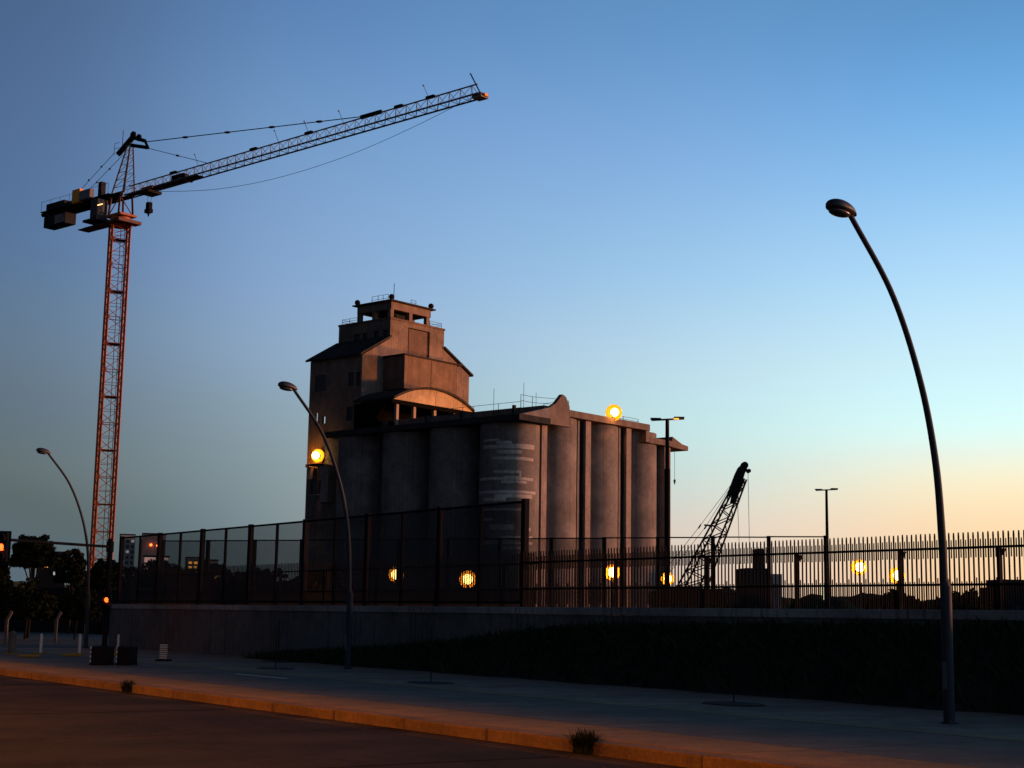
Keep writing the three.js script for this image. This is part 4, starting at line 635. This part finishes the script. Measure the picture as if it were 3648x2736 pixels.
{
  const h = thing('hoarding', 'dark board hoarding behind the trees at the left', 'fence', [-34, 0, -101], 0.05);
  for (let k = 0; k < 15; k++) mesh('board', [rbox(k * 1.0 + 0.01, k * 1.0 + 0.99, 0, 3.0 + (k % 3) * 0.05, -0.03 - (k % 2) * 0.01, 0.03, 0.008)], M.black, h);
}

// ------------------------------------------------------------------ far buildings, tree line
{
  const bld = (x, z, w, h, d, mat, label, wins, turn = 0.3) => {
    const g = thing('far_building', label, 'building', [x, 0, z], turn); mesh('wall', [box(-w / 2, w / 2, 0, h, -d, 0)], mat, g); mesh('roof', [box(-w / 2 - 0.2, w / 2 + 0.2, h, h + 0.6, -d - 0.2, 0.2)], M.dark, g);
    for (const [x0, y0, ww, hh, m] of wins) { const wn = mesh('window', [box(x0 - ww / 2, x0 + ww / 2, y0, y0 + hh, 0.02, 0.1)], m, g); mesh('sill', [box(x0 - ww / 2 - 0.1, x0 + ww / 2 + 0.1, y0 - 0.25, y0 - 0.02, 0.02, 0.2)], M.dark, wn); }
    return g;
  };
  const warm = glow(1, 0.4, 0.08, 1.6), warm2 = glow(1, 0.55, 0.2, 1.1), pale = glow(0.75, 0.42, 0.38, 1), cool = glow(0.5, 0.5, 0.55, 0.8);
  const grid = (w, y0, y1, nx, ny, fn) => { const o = []; for (let i = 0; i < nx; i++) for (let k = 0; k < ny; k++) { const m = fn(i, k); if (m) o.push([-w / 2 + (i + 0.5) * w / nx, y0 + k * (y1 - y0) / ny, w / nx * 0.6, (y1 - y0) / ny * 0.5, m]); } return o; };
  bld(-200.5, -800, 7.5, 41, 10, M.facade, 'pale far tower block at the left end of the screen', grid(7.5, 26, 40, 3, 5, (i, k) => (i * 3 + k) % 5 === 0 ? cool : M.glass));
  bld(-188, -800, 9, 38, 10, M.facade2, 'darker far block beside the pale tower', grid(9, 26, 37, 3, 4, () => M.glass));
  const b2 = bld(-140, -600, 9, 31.5, 9, M.facade2, 'far block with red roof lights above the lit boards', [], 0.25);
  mesh('beacon', [ball(0.5, -1.2, 27.4, 0.8), ball(0.3, 1.1, 27.2, 0.8)], glow(1, 0.15, 0.03, 12), b2);
  const bb = thing('billboard', 'pair of lit pinkish advertising boards behind the mesh screen', 'billboard', [-136.5, 0, -590], 0.25);
  for (const x of [-2.4, 2.4]) { mesh('board', [box(x - 2.05, x + 2.05, 16.5, 22.2, -0.2, 0)], pale, bb); mesh('blotch', [new THREE.CircleGeometry(1, 14).scale(1, 2.2, 1).translate(x * 0.6, 18.6, 0.03)], glow(0.6, 0.2, 0.2, 1), bb); mesh('leg', [box(x - 0.2, x + 0.2, 0, 16.45, -0.2, 0)], M.dark, bb); } mesh('frame', [box(-5, 5, 22.25, 23, -0.4, 0.3)], M.dark, bb);
  bld(-145, -700, 5.5, 26, 9, M.facade2, 'far building with lit orange floors, left half', grid(5, 17, 25.5, 2, 4, () => warm)); bld(-136.5, -700, 6, 25, 9, M.facade2, 'far building with dim lit floors, right half', grid(5.6, 17, 25, 3, 3, (i, k) => (i + k) % 3 ? warm2 : M.glass));
  bld(-99, -330, 6, 13.5, 8, M.black, 'far house with lit windows between the trees', [[-1.6, 12.6, 0.9, 0.8, warm], [-0.4, 12.4, 0.7, 0.7, warm], [-1.2, 10.6, 1.1, 0.7, warm], [0.9, 9.0, 0.7, 0.7, cool]], 0.3);
  const r1 = thing('storage_shed', 'dark flat storage shed beyond the boom', 'building', [33.6, 0.9, -200], 0.1); mesh('wall', [box(-2.5, 0.55, 0, 7.6, -6, 0)], M.dark, r1); mesh('roof_box', [box(-0.65, 0.2, 7.61, 10.2, -4, -1)], M.dark, r1); mesh('low_wing', [box(0.6, 2.4, 0, 6.9, -5, -0.5)], M.facade2, r1);
  const r2 = thing('ship_block', 'dark flat roofed block at the right edge', 'building', [53.9, 0.9, -160], 0.1); mesh('wall', [box(-2.3, 6, 0, 4.7, -6, 0)], M.dark, r2); mesh('roof', [box(-1.9, 6, 4.71, 5.5, -5, -1)], M.dark, r2);
  const hut = thing('signal_hut', 'small white lit sign low beside the thin T mast', 'sign', [27.0, 0.9, -130], 0); mesh('post', [cyl(0.1, 0.1, 3.0, 0, 0, 0)], M.dark, hut); mesh('lit_panel', [box(-0.35, 0.35, 2.6, 3.9, 0, 0.1)], glow(0.8, 0.85, 0.5, 1.3), hut);
  // distant belt of trees along the horizon
  const leafc = new THREE.IcosahedronGeometry(1, 1), n = 620, im = new THREE.InstancedMesh(leafc, M.leaf2, n), mt = new THREE.Matrix4(), q = new THREE.Quaternion();
  for (let i = 0; i < n; i++) { const az = rr(-27, 27) * D2R, r = rr(420, 520), h = rr(2.5, 5.5); mt.compose(V(Math.sin(az) * r, rr(0, 4), -Math.cos(az) * r), q.setFromEuler(new THREE.Euler(rr(0, 6), rr(0, 6), 0)), V(h * 1.4, h, h * 1.4)); im.setMatrixAt(i, mt); }
  im.name = 'distant_trees'; scene.add(im); tag(im, 'dark distant belt of trees along the horizon', 'trees', null, 'stuff');
}

renderer.render(scene, camera);
